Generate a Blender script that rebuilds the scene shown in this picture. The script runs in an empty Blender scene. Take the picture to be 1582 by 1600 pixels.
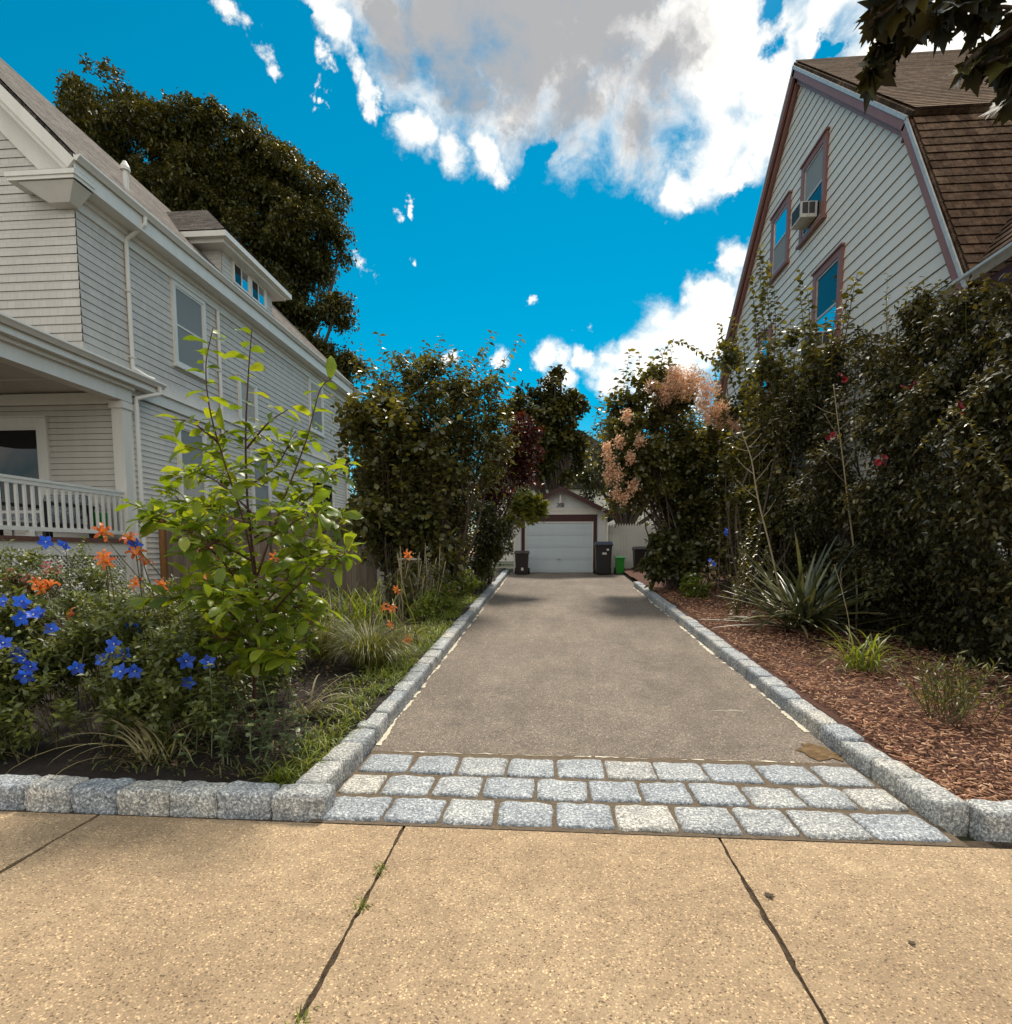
import bpy, bmesh, math, random
import numpy as np
from mathutils import Vector, Matrix, Quaternion
random.seed(7)
rng = np.random.default_rng(11)
SC = bpy.context.scene
COL = SC.collection
R_ = math.radians

# ------------------------------------------------------------------ camera frame (used to turn measured photo points into places)
F_, CX, CY, EYE = 900., 791., 942., 1.5
PITCH = math.atan(78 / 900.); YAW = math.atan(71 * math.cos(PITCH) / 900.)
_cy, _sy, _cp, _sp = math.cos(YAW), math.sin(YAW), math.cos(PITCH), math.sin(PITCH)
VR = np.array([_cy, _sy, 0.]); VF0 = np.array([-_sy, _cy, 0.]); VZ = np.array([0, 0, 1.])
VF = VF0 * _cp - VZ * _sp; VU = VF0 * _sp + VZ * _cp
EYEV = np.array([0, 0, EYE])
def ray(x, y): return VR * (x - CX) / F_ - VU * (y - CY) / F_ + VF
def at(x, y, Y):
    d = ray(x, y); return EYEV + d * (Y / d[1])
def atX(x, y, X):
    d = ray(x, y); return EYEV + d * (X / d[0])
SLOPE, Y0 = .0575, 4.1
def gz(Y): return 0. if Y < Y0 else min((Y - Y0) * SLOPE, .87)
def onground(x, y):
    d = ray(x, y); P = EYEV + d * (-EYE / d[2])
    if P[1] <= Y0: return P
    return EYEV + d * ((-SLOPE * Y0 - EYE) / (d[2] - SLOPE * d[1]))
def depth(P): return float((np.array(P) - EYEV) @ VF)
def nrm(v):
    v = np.asarray(v, float); return v / (np.linalg.norm(v, axis=-1, keepdims=True) + 1e-9)

# ------------------------------------------------------------------ node helpers and materials
def newmat(name):
    m = bpy.data.materials.new(name); m.use_nodes = True
    nt = m.node_tree; b = nt.nodes['Principled BSDF']
    return m, nt, b
def nd(nt, typ, **kw):
    n = nt.nodes.new(typ)
    for k, v in kw.items():
        if k.startswith('i_'): n.inputs[k[2:].replace('_', ' ')].default_value = v
        else: setattr(n, k, v)
    return n
def ramp(nt, fac, stops):
    r = nt.nodes.new('ShaderNodeValToRGB'); e = r.color_ramp.elements
    while len(e) < len(stops): e.new(.5)
    for i, (p, c) in enumerate(stops):
        e[i].position = p; e[i].color = (*c, 1) if len(c) == 3 else c
    nt.links.new(fac, r.inputs[0]); return r.outputs[0]
def mix(nt, a, b, fac, blend='MIX'):
    n = nt.nodes.new('ShaderNodeMix'); n.data_type = 'RGBA'; n.blend_type = blend
    for s, v in ((n.inputs[6], a), (n.inputs[7], b), (n.inputs[0], fac)):
        if hasattr(v, 'is_output'): nt.links.new(v, s)
        else: s.default_value = v if not isinstance(v, tuple) else (*v, 1)[:4]
    return n.outputs[2]
def noise(nt, scale, detail=4, rough=.6, vec=None, dist=0):
    n = nt.nodes.new('ShaderNodeTexNoise'); n.inputs['Scale'].default_value = scale
    n.inputs['Detail'].default_value = detail; n.inputs['Roughness'].default_value = rough
    n.inputs['Distortion'].default_value = dist
    if vec is not None: nt.links.new(vec, n.inputs['Vector'])
    return n.outputs['Fac']
def coord(nt, which='Object'): return nt.nodes.new('ShaderNodeTexCoord').outputs[which]
def geopos(nt): return nt.nodes.new('ShaderNodeNewGeometry').outputs['Position']
def bump(nt, b, h, strength=.4, dist=.01):
    n = nt.nodes.new('ShaderNodeBump'); n.inputs['Strength'].default_value = strength; n.inputs['Distance'].default_value = dist
    nt.links.new(h, n.inputs['Height']); nt.links.new(n.outputs[0], b.inputs['Normal'])
def objrand(nt): return nt.nodes.new('ShaderNodeObjectInfo').outputs['Random']

def painted(name, col, dirt=.25, rough=.55, var=.12, streak=True):
    m, nt, b = newmat(name); p = geopos(nt)
    mp = nd(nt, 'ShaderNodeMapping'); nt.links.new(p, mp.inputs[0]); mp.inputs['Scale'].default_value = (3, 3, .5)
    n1 = noise(nt, 1.5, 6, .65, mp.outputs[0]); n2 = noise(nt, 30, 3, .6, p)
    dark = tuple(c * (1 - dirt) for c in col[:2]) + (col[2] * (1 - dirt * 1.25),)
    c = ramp(nt, n1, [(.3, dark), (.55, col), (.8, tuple(min(1, c * (1 + var)) for c in col))])
    c2 = mix(nt, c, tuple(c * .9 for c in col), n2)
    nt.links.new(c2, b.inputs['Base Color']); b.inputs['Roughness'].default_value = rough
    bump(nt, b, n2, .12, .004); return m
def plain(name, col, rough=.5, metal=0, spec=.5, var=.15, scale=12):
    m, nt, b = newmat(name); p = geopos(nt)
    n = noise(nt, scale, 4, .6, p)
    c = ramp(nt, n, [(.3, tuple(c * (1 - var) for c in col)), (.7, tuple(min(1, c * (1 + var)) for c in col))])
    nt.links.new(c, b.inputs['Base Color']); b.inputs['Roughness'].default_value = rough
    b.inputs['Metallic'].default_value = metal; b.inputs['Specular IOR Level'].default_value = spec
    return m
def shingle_wall(name, col, wid, row, joint):
    # painted cedar shingles: courses are geometry, the joints between neighbours and tone per shingle come from UV
    m, nt, b = newmat(name); uv = coord(nt, 'UV'); p = geopos(nt)
    br = nd(nt, 'ShaderNodeTexBrick', offset=.37, squash=1.0); nt.links.new(uv, br.inputs['Vector'])
    br.inputs['Scale'].default_value = 1; br.inputs['Mortar Size'].default_value = joint
    br.inputs['Brick Width'].default_value = wid; br.inputs['Row Height'].default_value = row
    br.inputs['Color1'].default_value = (*col, 1); br.inputs['Color2'].default_value = (*[c * .91 for c in col], 1)
    br.inputs['Mortar'].default_value = (*[c * .72 for c in col], 1); br.inputs['Mortar Smooth'].default_value = .2
    mp = nd(nt, 'ShaderNodeMapping'); nt.links.new(p, mp.inputs[0]); mp.inputs['Scale'].default_value = (2, 2, .4)
    n1 = noise(nt, 1.2, 6, .7, mp.outputs[0])
    c = mix(nt, br.outputs['Color'], tuple(c * .72 for c in col), ramp(nt, n1, [(.42, (0, 0, 0)), (.75, (.55, .55, .55))]))
    nt.links.new(c, b.inputs['Base Color']); b.inputs['Roughness'].default_value = .65
    bump(nt, b, noise(nt, 40, 3, .6, p), .15, .004); return m
def roof_mat(name, c1, c2, c3, wid, row):
    m, nt, b = newmat(name); uv = coord(nt, 'UV'); p = geopos(nt)
    br = nd(nt, 'ShaderNodeTexBrick', offset=.43); nt.links.new(uv, br.inputs['Vector'])
    br.inputs['Scale'].default_value = 1; br.inputs['Mortar Size'].default_value = .004
    br.inputs['Brick Width'].default_value = wid; br.inputs['Row Height'].default_value = row; br.inputs['Bias'].default_value = 0
    br.inputs['Color1'].default_value = (*c1, 1); br.inputs['Color2'].default_value = (*c2, 1); br.inputs['Mortar'].default_value = (*[c * .4 for c in c2], 1)
    n1 = noise(nt, 3, 5, .7, p); n2 = noise(nt, 120, 2, .6, p)
    c = mix(nt, br.outputs['Color'], c3, ramp(nt, n1, [(.45, (0, 0, 0)), (.7, (.5, .5, .5))]))
    c = mix(nt, c, ramp(nt, noise(nt, 14, 4, .7, p), [(.35, (.55, .53, .5)), (.65, (1.3, 1.3, 1.3))]), 1.0, 'MULTIPLY')
    c = mix(nt, c, ramp(nt, n2, [(.3, (.45, .45, .45)), (.7, (1.3, 1.3, 1.3))]), 1.0, 'MULTIPLY')
    nt.links.new(c, b.inputs['Base Color']); b.inputs['Roughness'].default_value = .9; b.inputs['Specular IOR Level'].default_value = .08
    bump(nt, b, n2, .5, .006); return m
def leaf_mat(name, stops, trans=.35, rough=.4, tcol=None, spec=.5):
    m, nt, b = newmat(name)
    a = nd(nt, 'ShaderNodeAttribute', attribute_name='var')
    c = ramp(nt, a.outputs['Fac'], stops)
    n = noise(nt, 9, 3, .6, geopos(nt))
    c = mix(nt, c, ramp(nt, n, [(.3, (.7, .7, .7)), (.7, (1.25, 1.25, 1.25))]), 1.0, 'MULTIPLY')
    nt.links.new(c, b.inputs['Base Color']); b.inputs['Roughness'].default_value = rough
    b.inputs['Specular IOR Level'].default_value = spec
    if trans > 0:
        t = nd(nt, 'ShaderNodeBsdfTranslucent'); ct = mix(nt, c, (*(tcol or (1.6, 1.5, .55)), 1), 1.0, 'MULTIPLY')
        nt.links.new(ct, t.inputs[0]); ms = nd(nt, 'ShaderNodeMixShader'); ms.inputs[0].default_value = trans
        nt.links.new(b.outputs[0], ms.inputs[1]); nt.links.new(t.outputs[0], ms.inputs[2])
        nt.links.new(ms.outputs[0], nt.nodes['Material Output'].inputs[0])
    return m
def glass(name, col=(.01, .012, .015), ior=1.5, rough=.02, spec=.5, metal=0.):
    m, nt, b = newmat(name); p = geopos(nt)
    b.inputs['Base Color'].default_value = (*col, 1); b.inputs['Roughness'].default_value = rough
    b.inputs['IOR'].default_value = ior; b.inputs['Specular IOR Level'].default_value = spec; b.inputs['Metallic'].default_value = metal
    bump(nt, b, noise(nt, 1.3, 2, .5, p), .08, .02); return m

def mat_concrete():
    m, nt, b = newmat('exposed_aggregate_concrete'); p = geopos(nt)
    big = noise(nt, .8, 6, .62, p); mid = noise(nt, 7, 6, .7, p); fine = noise(nt, 150, 3, .75, p)
    def vor(s):
        v = nd(nt, 'ShaderNodeTexVoronoi', feature='F1'); v.inputs['Scale'].default_value = s; nt.links.new(p, v.inputs['Vector'])
        q = nd(nt, 'ShaderNodeSeparateColor'); nt.links.new(v.outputs['Color'], q.inputs[0]); return v, q
    v, sp = vor(150); v2, sp2 = vor(70)
    base = ramp(nt, big, [(.25, (.285, .20, .120)), (.5, (.365, .262, .160)), (.78, (.45, .335, .210))])
    tone = ramp(nt, sp.outputs[0], [(0, (.3, .26, .22)), (.07, (.7, .67, .63)), (.2, (.93, .92, .91)), (.8, (1.05, 1.04, 1.03)), (.93, (1.4, 1.38, 1.32)), (.98, (2.2, 2.15, 2.0))])
    c = mix(nt, base, tone, .9, 'MULTIPLY')
    near = ramp(nt, v2.outputs['Distance'], [(.18, (1, 1, 1)), (.42, (0, 0, 0))])
    pit = ramp(nt, sp2.outputs[1], [(.87, (0, 0, 0)), (.91, (.85, .85, .85))])
    c = mix(nt, c, (.09, .058, .034), mix(nt, near, pit, 1.0, 'MULTIPLY'))
    c = mix(nt, c, ramp(nt, mid, [(.3, (.80, .78, .77)), (.7, (1.13, 1.13, 1.13))]), 1.0, 'MULTIPLY')
    c = mix(nt, c, ramp(nt, fine, [(.3, (.78, .78, .78)), (.7, (1.2, 1.2, 1.2))]), 1.0, 'MULTIPLY')
    nt.links.new(c, b.inputs['Base Color']); b.inputs['Roughness'].default_value = .85
    bump(nt, b, mix(nt, v.outputs['Distance'], fine, .5), .6, .005); return m
def mat_asphalt():
    m, nt, b = newmat('worn_asphalt'); p = geopos(nt)
    big = noise(nt, .55, 6, .65, p); mid = noise(nt, 4.5, 6, .7, p)
    mp = nd(nt, 'ShaderNodeMapping'); nt.links.new(p, mp.inputs[0]); mp.inputs['Scale'].default_value = (1.6, .3, 1)
    str_ = noise(nt, 1.4, 4, .6, mp.outputs[0])
    v = nd(nt, 'ShaderNodeTexVoronoi', feature='F1'); v.inputs['Scale'].default_value = 115; nt.links.new(p, v.inputs['Vector'])
    sp = nd(nt, 'ShaderNodeSeparateColor'); nt.links.new(v.outputs['Color'], sp.inputs[0])
    c = ramp(nt, big, [(.25, (.140, .112, .092)), (.5, (.190, .154, .125)), (.75, (.248, .202, .16))])
    c = mix(nt, c, ramp(nt, sp.outputs[0], [(0, (.4, .4, .4)), (.3, (.82, .82, .82)), (.75, (1.08, 1.08, 1.08)), (.93, (1.3, 1.28, 1.25)), (.98, (2.4, 2.3, 2.1))]), 1.0, 'MULTIPLY')
    c = mix(nt, c, ramp(nt, mid, [(.3, (.78, .78, .78)), (.7, (1.15, 1.15, 1.15))]), 1.0, 'MULTIPLY')
    c = mix(nt, c, ramp(nt, str_, [(.3, (.85, .84, .82)), (.7, (1.12, 1.12, 1.12))]), 1.0, 'MULTIPLY')
    nt.links.new(c, b.inputs['Base Color']); b.inputs['Roughness'].default_value = .85
    bump(nt, b, mix(nt, v.outputs['Distance'], mid, .4), .55, .006); return m
def mat_granite(name='speckled_granite', tint=(1, 1, 1)):
    m, nt, b = newmat(name); p = coord(nt, 'Object'); o = objrand(nt)
    va = nd(nt, 'ShaderNodeVectorMath', operation='ADD'); nt.links.new(p, va.inputs[0])
    cb = nd(nt, 'ShaderNodeCombineXYZ'); ml = nd(nt, 'ShaderNodeMath', operation='MULTIPLY'); ml.inputs[1].default_value = 37.
    nt.links.new(o, ml.inputs[0]); nt.links.new(ml.outputs[0], cb.inputs[0]); nt.links.new(cb.outputs[0], va.inputs[1]); q = va.outputs[0]
    n1 = noise(nt, 66, 4, .75, q, .5); n2 = noise(nt, 7, 5, .7, q); n3 = noise(nt, 130, 2, .6, q)
    c = ramp(nt, n1, [(.30, (.06, .06, .065)), (.42, (.20, .205, .215)), (.5, (.31, .315, .32)), (.56, (.52, .52, .51)), (.63, (.85, .84, .81))])
    c = mix(nt, c, ramp(nt, n2, [(.3, (.62, .64, .68)), (.55, (1, 1, 1)), (.75, (1.18, 1.15, 1.08))]), 1.0, 'MULTIPLY')
    c = mix(nt, c, ramp(nt, o, [(0, (.82, .88, .95)), (.4, (.92, .97, 1.02)), (.75, (1.02, 1.02, 1.0)), (1, (1.2, 1.14, 1.03))]), 1.0, 'MULTIPLY')
    nt.links.new(c, b.inputs['Base Color']); b.inputs['Roughness'].default_value = .7
    bump(nt, b, mix(nt, n2, n3, .35), .55, .012); return m
def mat_soil(name, stops, sc=14):
    m, nt, b = newmat(name); p = geopos(nt)
    n = noise(nt, sc, 8, .75, p)
    nt.links.new(ramp(nt, n, stops), b.inputs['Base Color']); b.inputs['Roughness'].default_value = .95
    bump(nt, b, n, .9, .03); return m
def mat_wood(name, c1, c2, axis=(8, 8, .6)):
    m, nt, b = newmat(name); p = geopos(nt); mp = nd(nt, 'ShaderNodeMapping'); nt.links.new(p, mp.inputs[0]); mp.inputs['Scale'].default_value = axis
    n = noise(nt, 4, 6, .7, mp.outputs[0]); a = nd(nt, 'ShaderNodeAttribute', attribute_name='var')
    c = ramp(nt, n, [(.3, c1), (.7, c2)])
    c = mix(nt, c, ramp(nt, a.outputs['Fac'], [(0, (.7, .7, .7)), (1, (1.2, 1.15, 1.1))]), 1.0, 'MULTIPLY')
    nt.links.new(c, b.inputs['Base Color']); b.inputs['Roughness'].default_value = .85; bump(nt, b, n, .4, .006); return m

M = {}
M['concrete'] = mat_concrete(); M['asphalt'] = mat_asphalt(); M['granite'] = mat_granite()
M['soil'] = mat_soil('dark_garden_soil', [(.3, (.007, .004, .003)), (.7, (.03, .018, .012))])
M['lawn'] = mat_soil('yard_ground', [(.3, (.02, .025, .008)), (.7, (.06, .06, .025))], 5)
M['mulchbed'] = mat_soil('mulch_ground', [(.3, (.035, .013, .008)), (.7, (.16, .062, .035))], 30)
M['joint'] = mat_soil('sandy_joint_mortar', [(.3, (.10, .07, .045)), (.7, (.24, .18, .12))], 30)
M['mortar'] = plain('pale_mortar', (.62, .56, .45), .9, var=.3, scale=40)
M['jointdirt'] = mat_soil('joint_dirt', [(.35, (.02, .012, .007)), (.65, (.13, .085, .05))], 26)
M['stain'] = mat_soil('clay_stain', [(.3, (.06, .035, .012)), (.55, (.2, .12, .05)), (.75, (.33, .24, .14))], 12)
M['shingle_grey'] = shingle_wall('grey_painted_shingles', (.63, .60, .555), .155, .15, .004)
M['clap_grey'] = painted('grey_painted_clapboard', (.65, .615, .565), .18, .6)
M['trim'] = painted('white_painted_trim', (.80, .775, .72), .12, .45)
M['vinyl'] = painted('white_vinyl_siding', (.74, .715, .655), .1, .5, .06)
M['vinyl_w'] = painted('white_garage_siding', (.76, .78, .79), .1, .5, .06)
M['garagedoor'] = painted('pale_garage_door', (.62, .72, .77), .08, .5, .05)
M['roof_grey'] = roof_mat('grey_brown_asphalt_shingles', (.24, .21, .19), (.11, .095, .088), (.30, .265, .235), .3, .14)
M['roof_brown'] = roof_mat('brown_asphalt_shingles', (.22, .145, .095), (.11, .068, .043), (.29, .205, .14), .3, .13)
M['roof_shake'] = roof_mat('brown_wood_shakes', (.17, .108, .072), (.085, .052, .036), (.24, .17, .12), .15, .165)
M['rake'] = painted('mauve_brown_trim', (.27, .125, .105), .25, .5)
M['maroon'] = painted('dark_maroon_trim', (.055, .012, .012), .25, .5)
M['alu'] = plain('dull_aluminium', (.55, .53, .5), .4, .3)
M['glass'] = glass('dark_window_glass')
M['glassblue'] = glass('sky_reflecting_glass', (.55, .6, .65), 1.5, .02, .5, 1.)
M['screen'] = glass('insect_screened_glass', (.24, .265, .275), 1.5, .75, .3)
M['blind'] = plain('window_blind', (.42, .40, .37), .7)
M['black'] = plain('black_plastic', (.012, .010, .011), .45)
M['brownbin'] = plain('dark_brown_plastic', (.016, .008, .007), .45)
M['bluelid'] = plain('dark_blue_plastic', (.012, .028, .06), .4)
M['green'] = plain('bright_green_plastic', (.015, .30, .02), .4)
M['greenlid'] = plain('pale_green_plastic', (.10, .42, .12), .4)
M['sticker'] = plain('white_sticker', (.75, .75, .75), .5)
M['fence'] = mat_wood('weathered_fence_boards', (.10, .078, .06), (.24, .195, .15))
M['fencepost'] = mat_wood('orange_brown_post', (.17, .075, .025), (.30, .15, .05))
M['pale_fence'] = painted('pale_vinyl_fence', (.70, .68, .63), .12, .5)
M['bark'] = mat_wood('grey_brown_bark', (.035, .025, .018), (.12, .09, .065), (14, 14, 3))
M['darkbark'] = mat_wood('dark_bark', (.012, .008, .006), (.04, .028, .02), (14, 14, 3))
M['stem'] = mat_wood('green_brown_stem', (.05, .045, .02), (.13, .10, .04), (20, 20, 4))
M['drystem'] = mat_wood('dry_tan_stem', (.20, .16, .09), (.42, .36, .24), (20, 20, 4))
M['redstem'] = mat_wood('reddish_stem', (.06, .025, .02), (.14, .06, .045), (20, 20, 4))
M['tile'] = plain('under_porch_shade', (.03, .02, .018), .7)  # near-black colour standing in for shade below the porch deck
M['cushion'] = plain('patterned_cushion', (.22, .24, .27), .8, var=.9, scale=28)
M['acwhite'] = plain('off_white_plastic', (.55, .54, .50), .5)
M['acdark'] = plain('dark_grille', (.05, .05, .055), .5)
# foliage
M['l_magnolia'] = leaf_mat('yellow_green_leaf', [(0, (.085, .14, .018)), (.5, (.165, .235, .026)), (1, (.28, .32, .04))], .5, .38, (1.9, 1.7, .5))
M['l_dark'] = leaf_mat('dark_green_leaf', [(0, (.03, .034, .012)), (.55, (.065, .07, .024)), (1, (.15, .15, .05))], .25, .34, (2.2, 1.9, .5), .7)
M['l_olive'] = leaf_mat('olive_green_leaf', [(0, (.038, .043, .014)), (.5, (.085, .088, .026)), (1, (.21, .20, .06))], .32, .36, (2.2, 1.8, .5), .7)
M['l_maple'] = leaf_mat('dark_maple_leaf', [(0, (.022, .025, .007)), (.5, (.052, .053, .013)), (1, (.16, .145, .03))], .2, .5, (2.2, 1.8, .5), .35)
M['l_branch'] = leaf_mat('shaded_maple_leaf', [(0, (.012, .012, .004)), (.8, (.028, .025, .007)), (1, (.07, .065, .014))], .10, .5, (2.2, 1.8, .5), .3)  # leaf colour darkened to give the overhanging branch its backlit silhouette
M['l_maple2'] = leaf_mat('yellow_green_maple_leaf', [(0, (.10, .12, .02)), (1, (.27, .27, .05))], .4, .45)  # brighter yellow-green leaf tone of the maple sapling
M['l_red'] = leaf_mat('dark_red_leaf', [(0, (.025, .008, .006)), (.5, (.06, .016, .012)), (1, (.13, .05, .025))], .3, .4, (2., .8, .6))
M['l_hedge'] = leaf_mat('glossy_hedge_leaf', [(0, (.018, .018, .007)), (.5, (.042, .041, .014)), (1, (.15, .135, .05))], .18, .6, (2.2, 1.8, .5), .4)
M['l_bell'] = leaf_mat('small_green_leaf', [(0, (.06, .075, .022)), (.5, (.12, .145, .042)), (1, (.25, .27, .085))], .32, .42)
M['l_sedum'] = leaf_mat('fleshy_grey_green_leaf', [(0, (.06, .085, .035)), (1, (.17, .21, .10))], .15, .4)
M['l_grass'] = leaf_mat('grass_blade', [(0, (.05, .06, .015)), (.5, (.12, .135, .035)), (1, (.28, .26, .09))], .35, .42)
M['l_lime'] = leaf_mat('lime_green_leaf', [(0, (.09, .13, .02)), (.5, (.17, .22, .03)), (1, (.30, .32, .06))], .4, .42)
M['l_yucca'] = leaf_mat('blue_green_sword_leaf', [(0, (.03, .04, .019)), (.5, (.075, .088, .044)), (1, (.23, .23, .12))], .1, .36)
M['l_straw'] = leaf_mat('straw_coloured_blade', [(0, (.18, .15, .06)), (1, (.5, .44, .25))], .25, .5, (1.3, 1.2, .8))
M['plume'] = leaf_mat('peach_plume', [(0, (.58, .36, .24)), (.5, (.76, .54, .38)), (1, (.90, .74, .58))], .5, .8, (1.3, 1.1, .9), .1)
M['chip'] = leaf_mat('red_brown_bark_chip', [(0, (.085, .030, .014)), (.5, (.31, .14, .073)), (.85, (.52, .29, .165)), (1, (.68, .45, .3))], 0, .8)
M['litter'] = leaf_mat('dead_leaf', [(0, (.03, .018, .010)), (.6, (.09, .055, .03)), (1, (.22, .15, .085))], 0, .8)
M['f_blue'] = leaf_mat('vivid_blue_petal', [(0, (.012, .05, .42)), (1, (.03, .14, .80))], .3, .5, (1.2, 1.3, 1.2))
M['f_orange'] = leaf_mat('orange_petal', [(0, (.62, .12, .025)), (1, (.85, .30, .09))], .35, .5, (1.2, 1.1, .8))
M['f_yellow'] = leaf_mat('yellow_throat', [(0, (.75, .42, .03)), (1, (.85, .55, .06))], .2, .5)
M['f_white'] = leaf_mat('white_petal', [(0, (.6, .58, .5)), (1, (.85, .84, .78))], .3, .6, (1.1, 1.1, 1.))
M['f_pink'] = leaf_mat('pink_petal', [(0, (.35, .05, .08)), (1, (.65, .2, .22))], .3, .6, (1.1, 1., 1.))
M['f_red'] = leaf_mat('red_petal', [(0, (.13, .005, .012)), (1, (.33, .022, .035))], .25, .5, (1.2, .9, .8))
M['f_purple'] = leaf_mat('purple_floret', [(0, (.13, .05, .13)), (1, (.38, .22, .38))], .2, .6, (1.1, 1., 1.1))
M['f_lime'] = leaf_mat('pale_green_bud', [(0, (.28, .33, .10)), (1, (.55, .58, .25))], .2, .6)
M['petalv'] = M['f_blue']

# ------------------------------------------------------------------ object helpers
def link(o, parent=None):
    COL.objects.link(o)
    if parent is not None: o.parent = parent
    return o
def tag(o, label=None, cat=None, group=None, kind=None):
    if label: o['label'] = label
    if cat: o['category'] = cat
    if group: o['group'] = group
    if kind: o['kind'] = kind
    return o
def thing(name, label, cat, loc=(0, 0, 0), group=None):
    o = bpy.data.objects.new(name, None); o.empty_display_size = .2; link(o)
    o.location = tuple(float(v) for v in loc); tag(o, label, cat, group); return o
def off(parent):
    v = Vector((0, 0, 0)); p = parent
    while p is not None: v += Vector(p.location); p = p.parent
    return v
class MB:
    """collects faces in world coordinates; build() links them as one mesh object under its parent"""
    def __init__(s): s.v = []; s.f = []; s.uv = []; s.var = []
    def face(s, pts, uv=None, var=None):
        i = len(s.v); s.v += [tuple(float(c) for c in p) for p in pts]; s.f.append(tuple(range(i, i + len(pts))))
        s.uv += list(uv) if uv is not None else [(0, 0)] * len(pts)
        s.var += [random.random() if var is None else var] * len(pts)
    def box(s, x0, x1, y0, y1, z0, z1, var=None):
        s.hexa([(x0, y0, z0), (x1, y0, z0), (x1, y1, z0), (x0, y1, z0), (x0, y0, z1), (x1, y0, z1), (x1, y1, z1), (x0, y1, z1)], var)
    def hexa(s, p, var=None):
        if var is None: var = random.random()
        for q in ((3, 2, 1, 0), (4, 5, 6, 7), (0, 1, 5, 4), (1, 2, 6, 5), (2, 3, 7, 6), (3, 0, 4, 7)):
            s.face([p[k] for k in q], var=var)
    def prism(s, poly, d, uvs=None):
        d = Vector(d); a = [Vector(p) for p in poly]; b = [p + d for p in a]; n = len(a)
        s.face(a[::-1]); s.face(b)
        for i in range(n):
            j = (i + 1) % n; s.face([a[i], a[j], b[j], b[i]])
    def bar(s, p, q, w, h, up=(0, 0, 1), var=None):
        p = Vector(p); q = Vector(q); d = (q - p).normalized(); u = Vector(up); x = d.cross(u).normalized(); u = x.cross(d).normalized()
        x *= w / 2; u *= h / 2
        s.hexa([p - x - u, p + x - u, q + x - u, q - x - u, p - x + u, p + x + u, q + x + u, q - x + u], var)
    def tube(s, pts, rad, n=6, cap=True):
        pts = [Vector(tuple(float(c) for c in p)) for p in pts]; m = len(pts)
        if not hasattr(rad, '__len__'): rad = [rad] * m
        rings = []; prev = None
        for i, p in enumerate(pts):
            t = (pts[min(i + 1, m - 1)] - pts[max(i - 1, 0)]).normalized()
            if prev is None: x = t.orthogonal().normalized()
            else:
                x = prev - t * prev.dot(t); x = x.normalized() if x.length > 1e-6 else t.orthogonal().normalized()
            prev = x; y = t.cross(x)
            rings.append([p + (x * math.cos(2 * math.pi * k / n) + y * math.sin(2 * math.pi * k / n)) * rad[i] for k in range(n)])
        i0 = len(s.v); var = random.random()
        for r in rings:
            s.v += [tuple(v) for v in r]
            s.var += [var] * n
        loops = 0
        for i in range(m - 1):
            for k in range(n):
                k2 = (k + 1) % n
                s.f.append((i0 + i * n + k, i0 + i * n + k2, i0 + (i + 1) * n + k2, i0 + (i + 1) * n + k))
                s.uv += [(0, 0)] * 4
        if cap:
            for base, rev in ((i0, True), (i0 + (m - 1) * n, False)):
                idx = list(range(base, base + n)); s.f.append(tuple(idx[::-1] if rev else idx)); s.uv += [(0, 0)] * n
    def build(s, name, mat, parent=None, smooth=False, bevel=0):
        me = bpy.data.meshes.new(name); o = Vector((0, 0, 0)) if parent is None else off(parent)
        me.from_pydata([(a - o.x, b - o.y, c - o.z) for a, b, c in s.v], [], s.f)
        ul = me.uv_layers.new(name='UVMap'); ul.data.foreach_set('uv', np.array(s.uv, np.float32).ravel())
        at_ = me.attributes.new('var', 'FLOAT', 'POINT'); at_.data.foreach_set('value', np.array(s.var, np.float32))
        me.materials.append(M[mat] if isinstance(mat, str) else mat)
        if smooth: me.polygons.foreach_set('use_smooth', [True] * len(me.polygons))
        ob = bpy.data.objects.new(name, me); link(ob, parent)
        if bevel:
            b = ob.modifiers.new('edge', 'BEVEL'); b.width = bevel; b.segments = 1; b.limit_method = 'ANGLE'
        return ob
def struct(o): o['kind'] = 'structure'; return o

def lap(mb, O, u, v, n, v0, v1, exp, ufun, thick=.012, gap=.0, deep=.012):
    """lapped courses on the plane O,u,v with outward normal n; ufun(v) -> (u0,u1)"""
    O, u, v, n = Vector(O), Vector(u), Vector(v), Vector(n); k = 0; a = v0
    while a < v1 - 1e-4:
        b = min(a + exp, v1); bt = b - gap; a0, a1 = ufun(a); b0, b1 = ufun(b - 1e-4)
        if a1 - a0 > .01 or b1 - b0 > .01:
            P = lambda uu, vv, t: O + u * uu + v * vv + n * t
            rnd = thick * random.uniform(.9, 1.1)
            q = [P(a0, a, rnd), P(a1, a, rnd), P(b1, bt, .004), P(b0, bt, .004)]
            mb.face(q, [(a0, k * exp), (a1, k * exp), (b1, k * exp + (b - a) * .98), (b0, k * exp + (b - a) * .98)])
            mb.face([P(a0, a, -deep), P(a1, a, -deep), P(a1, a, rnd), P(a0, a, rnd)])
        a = b; k += 1

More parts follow.
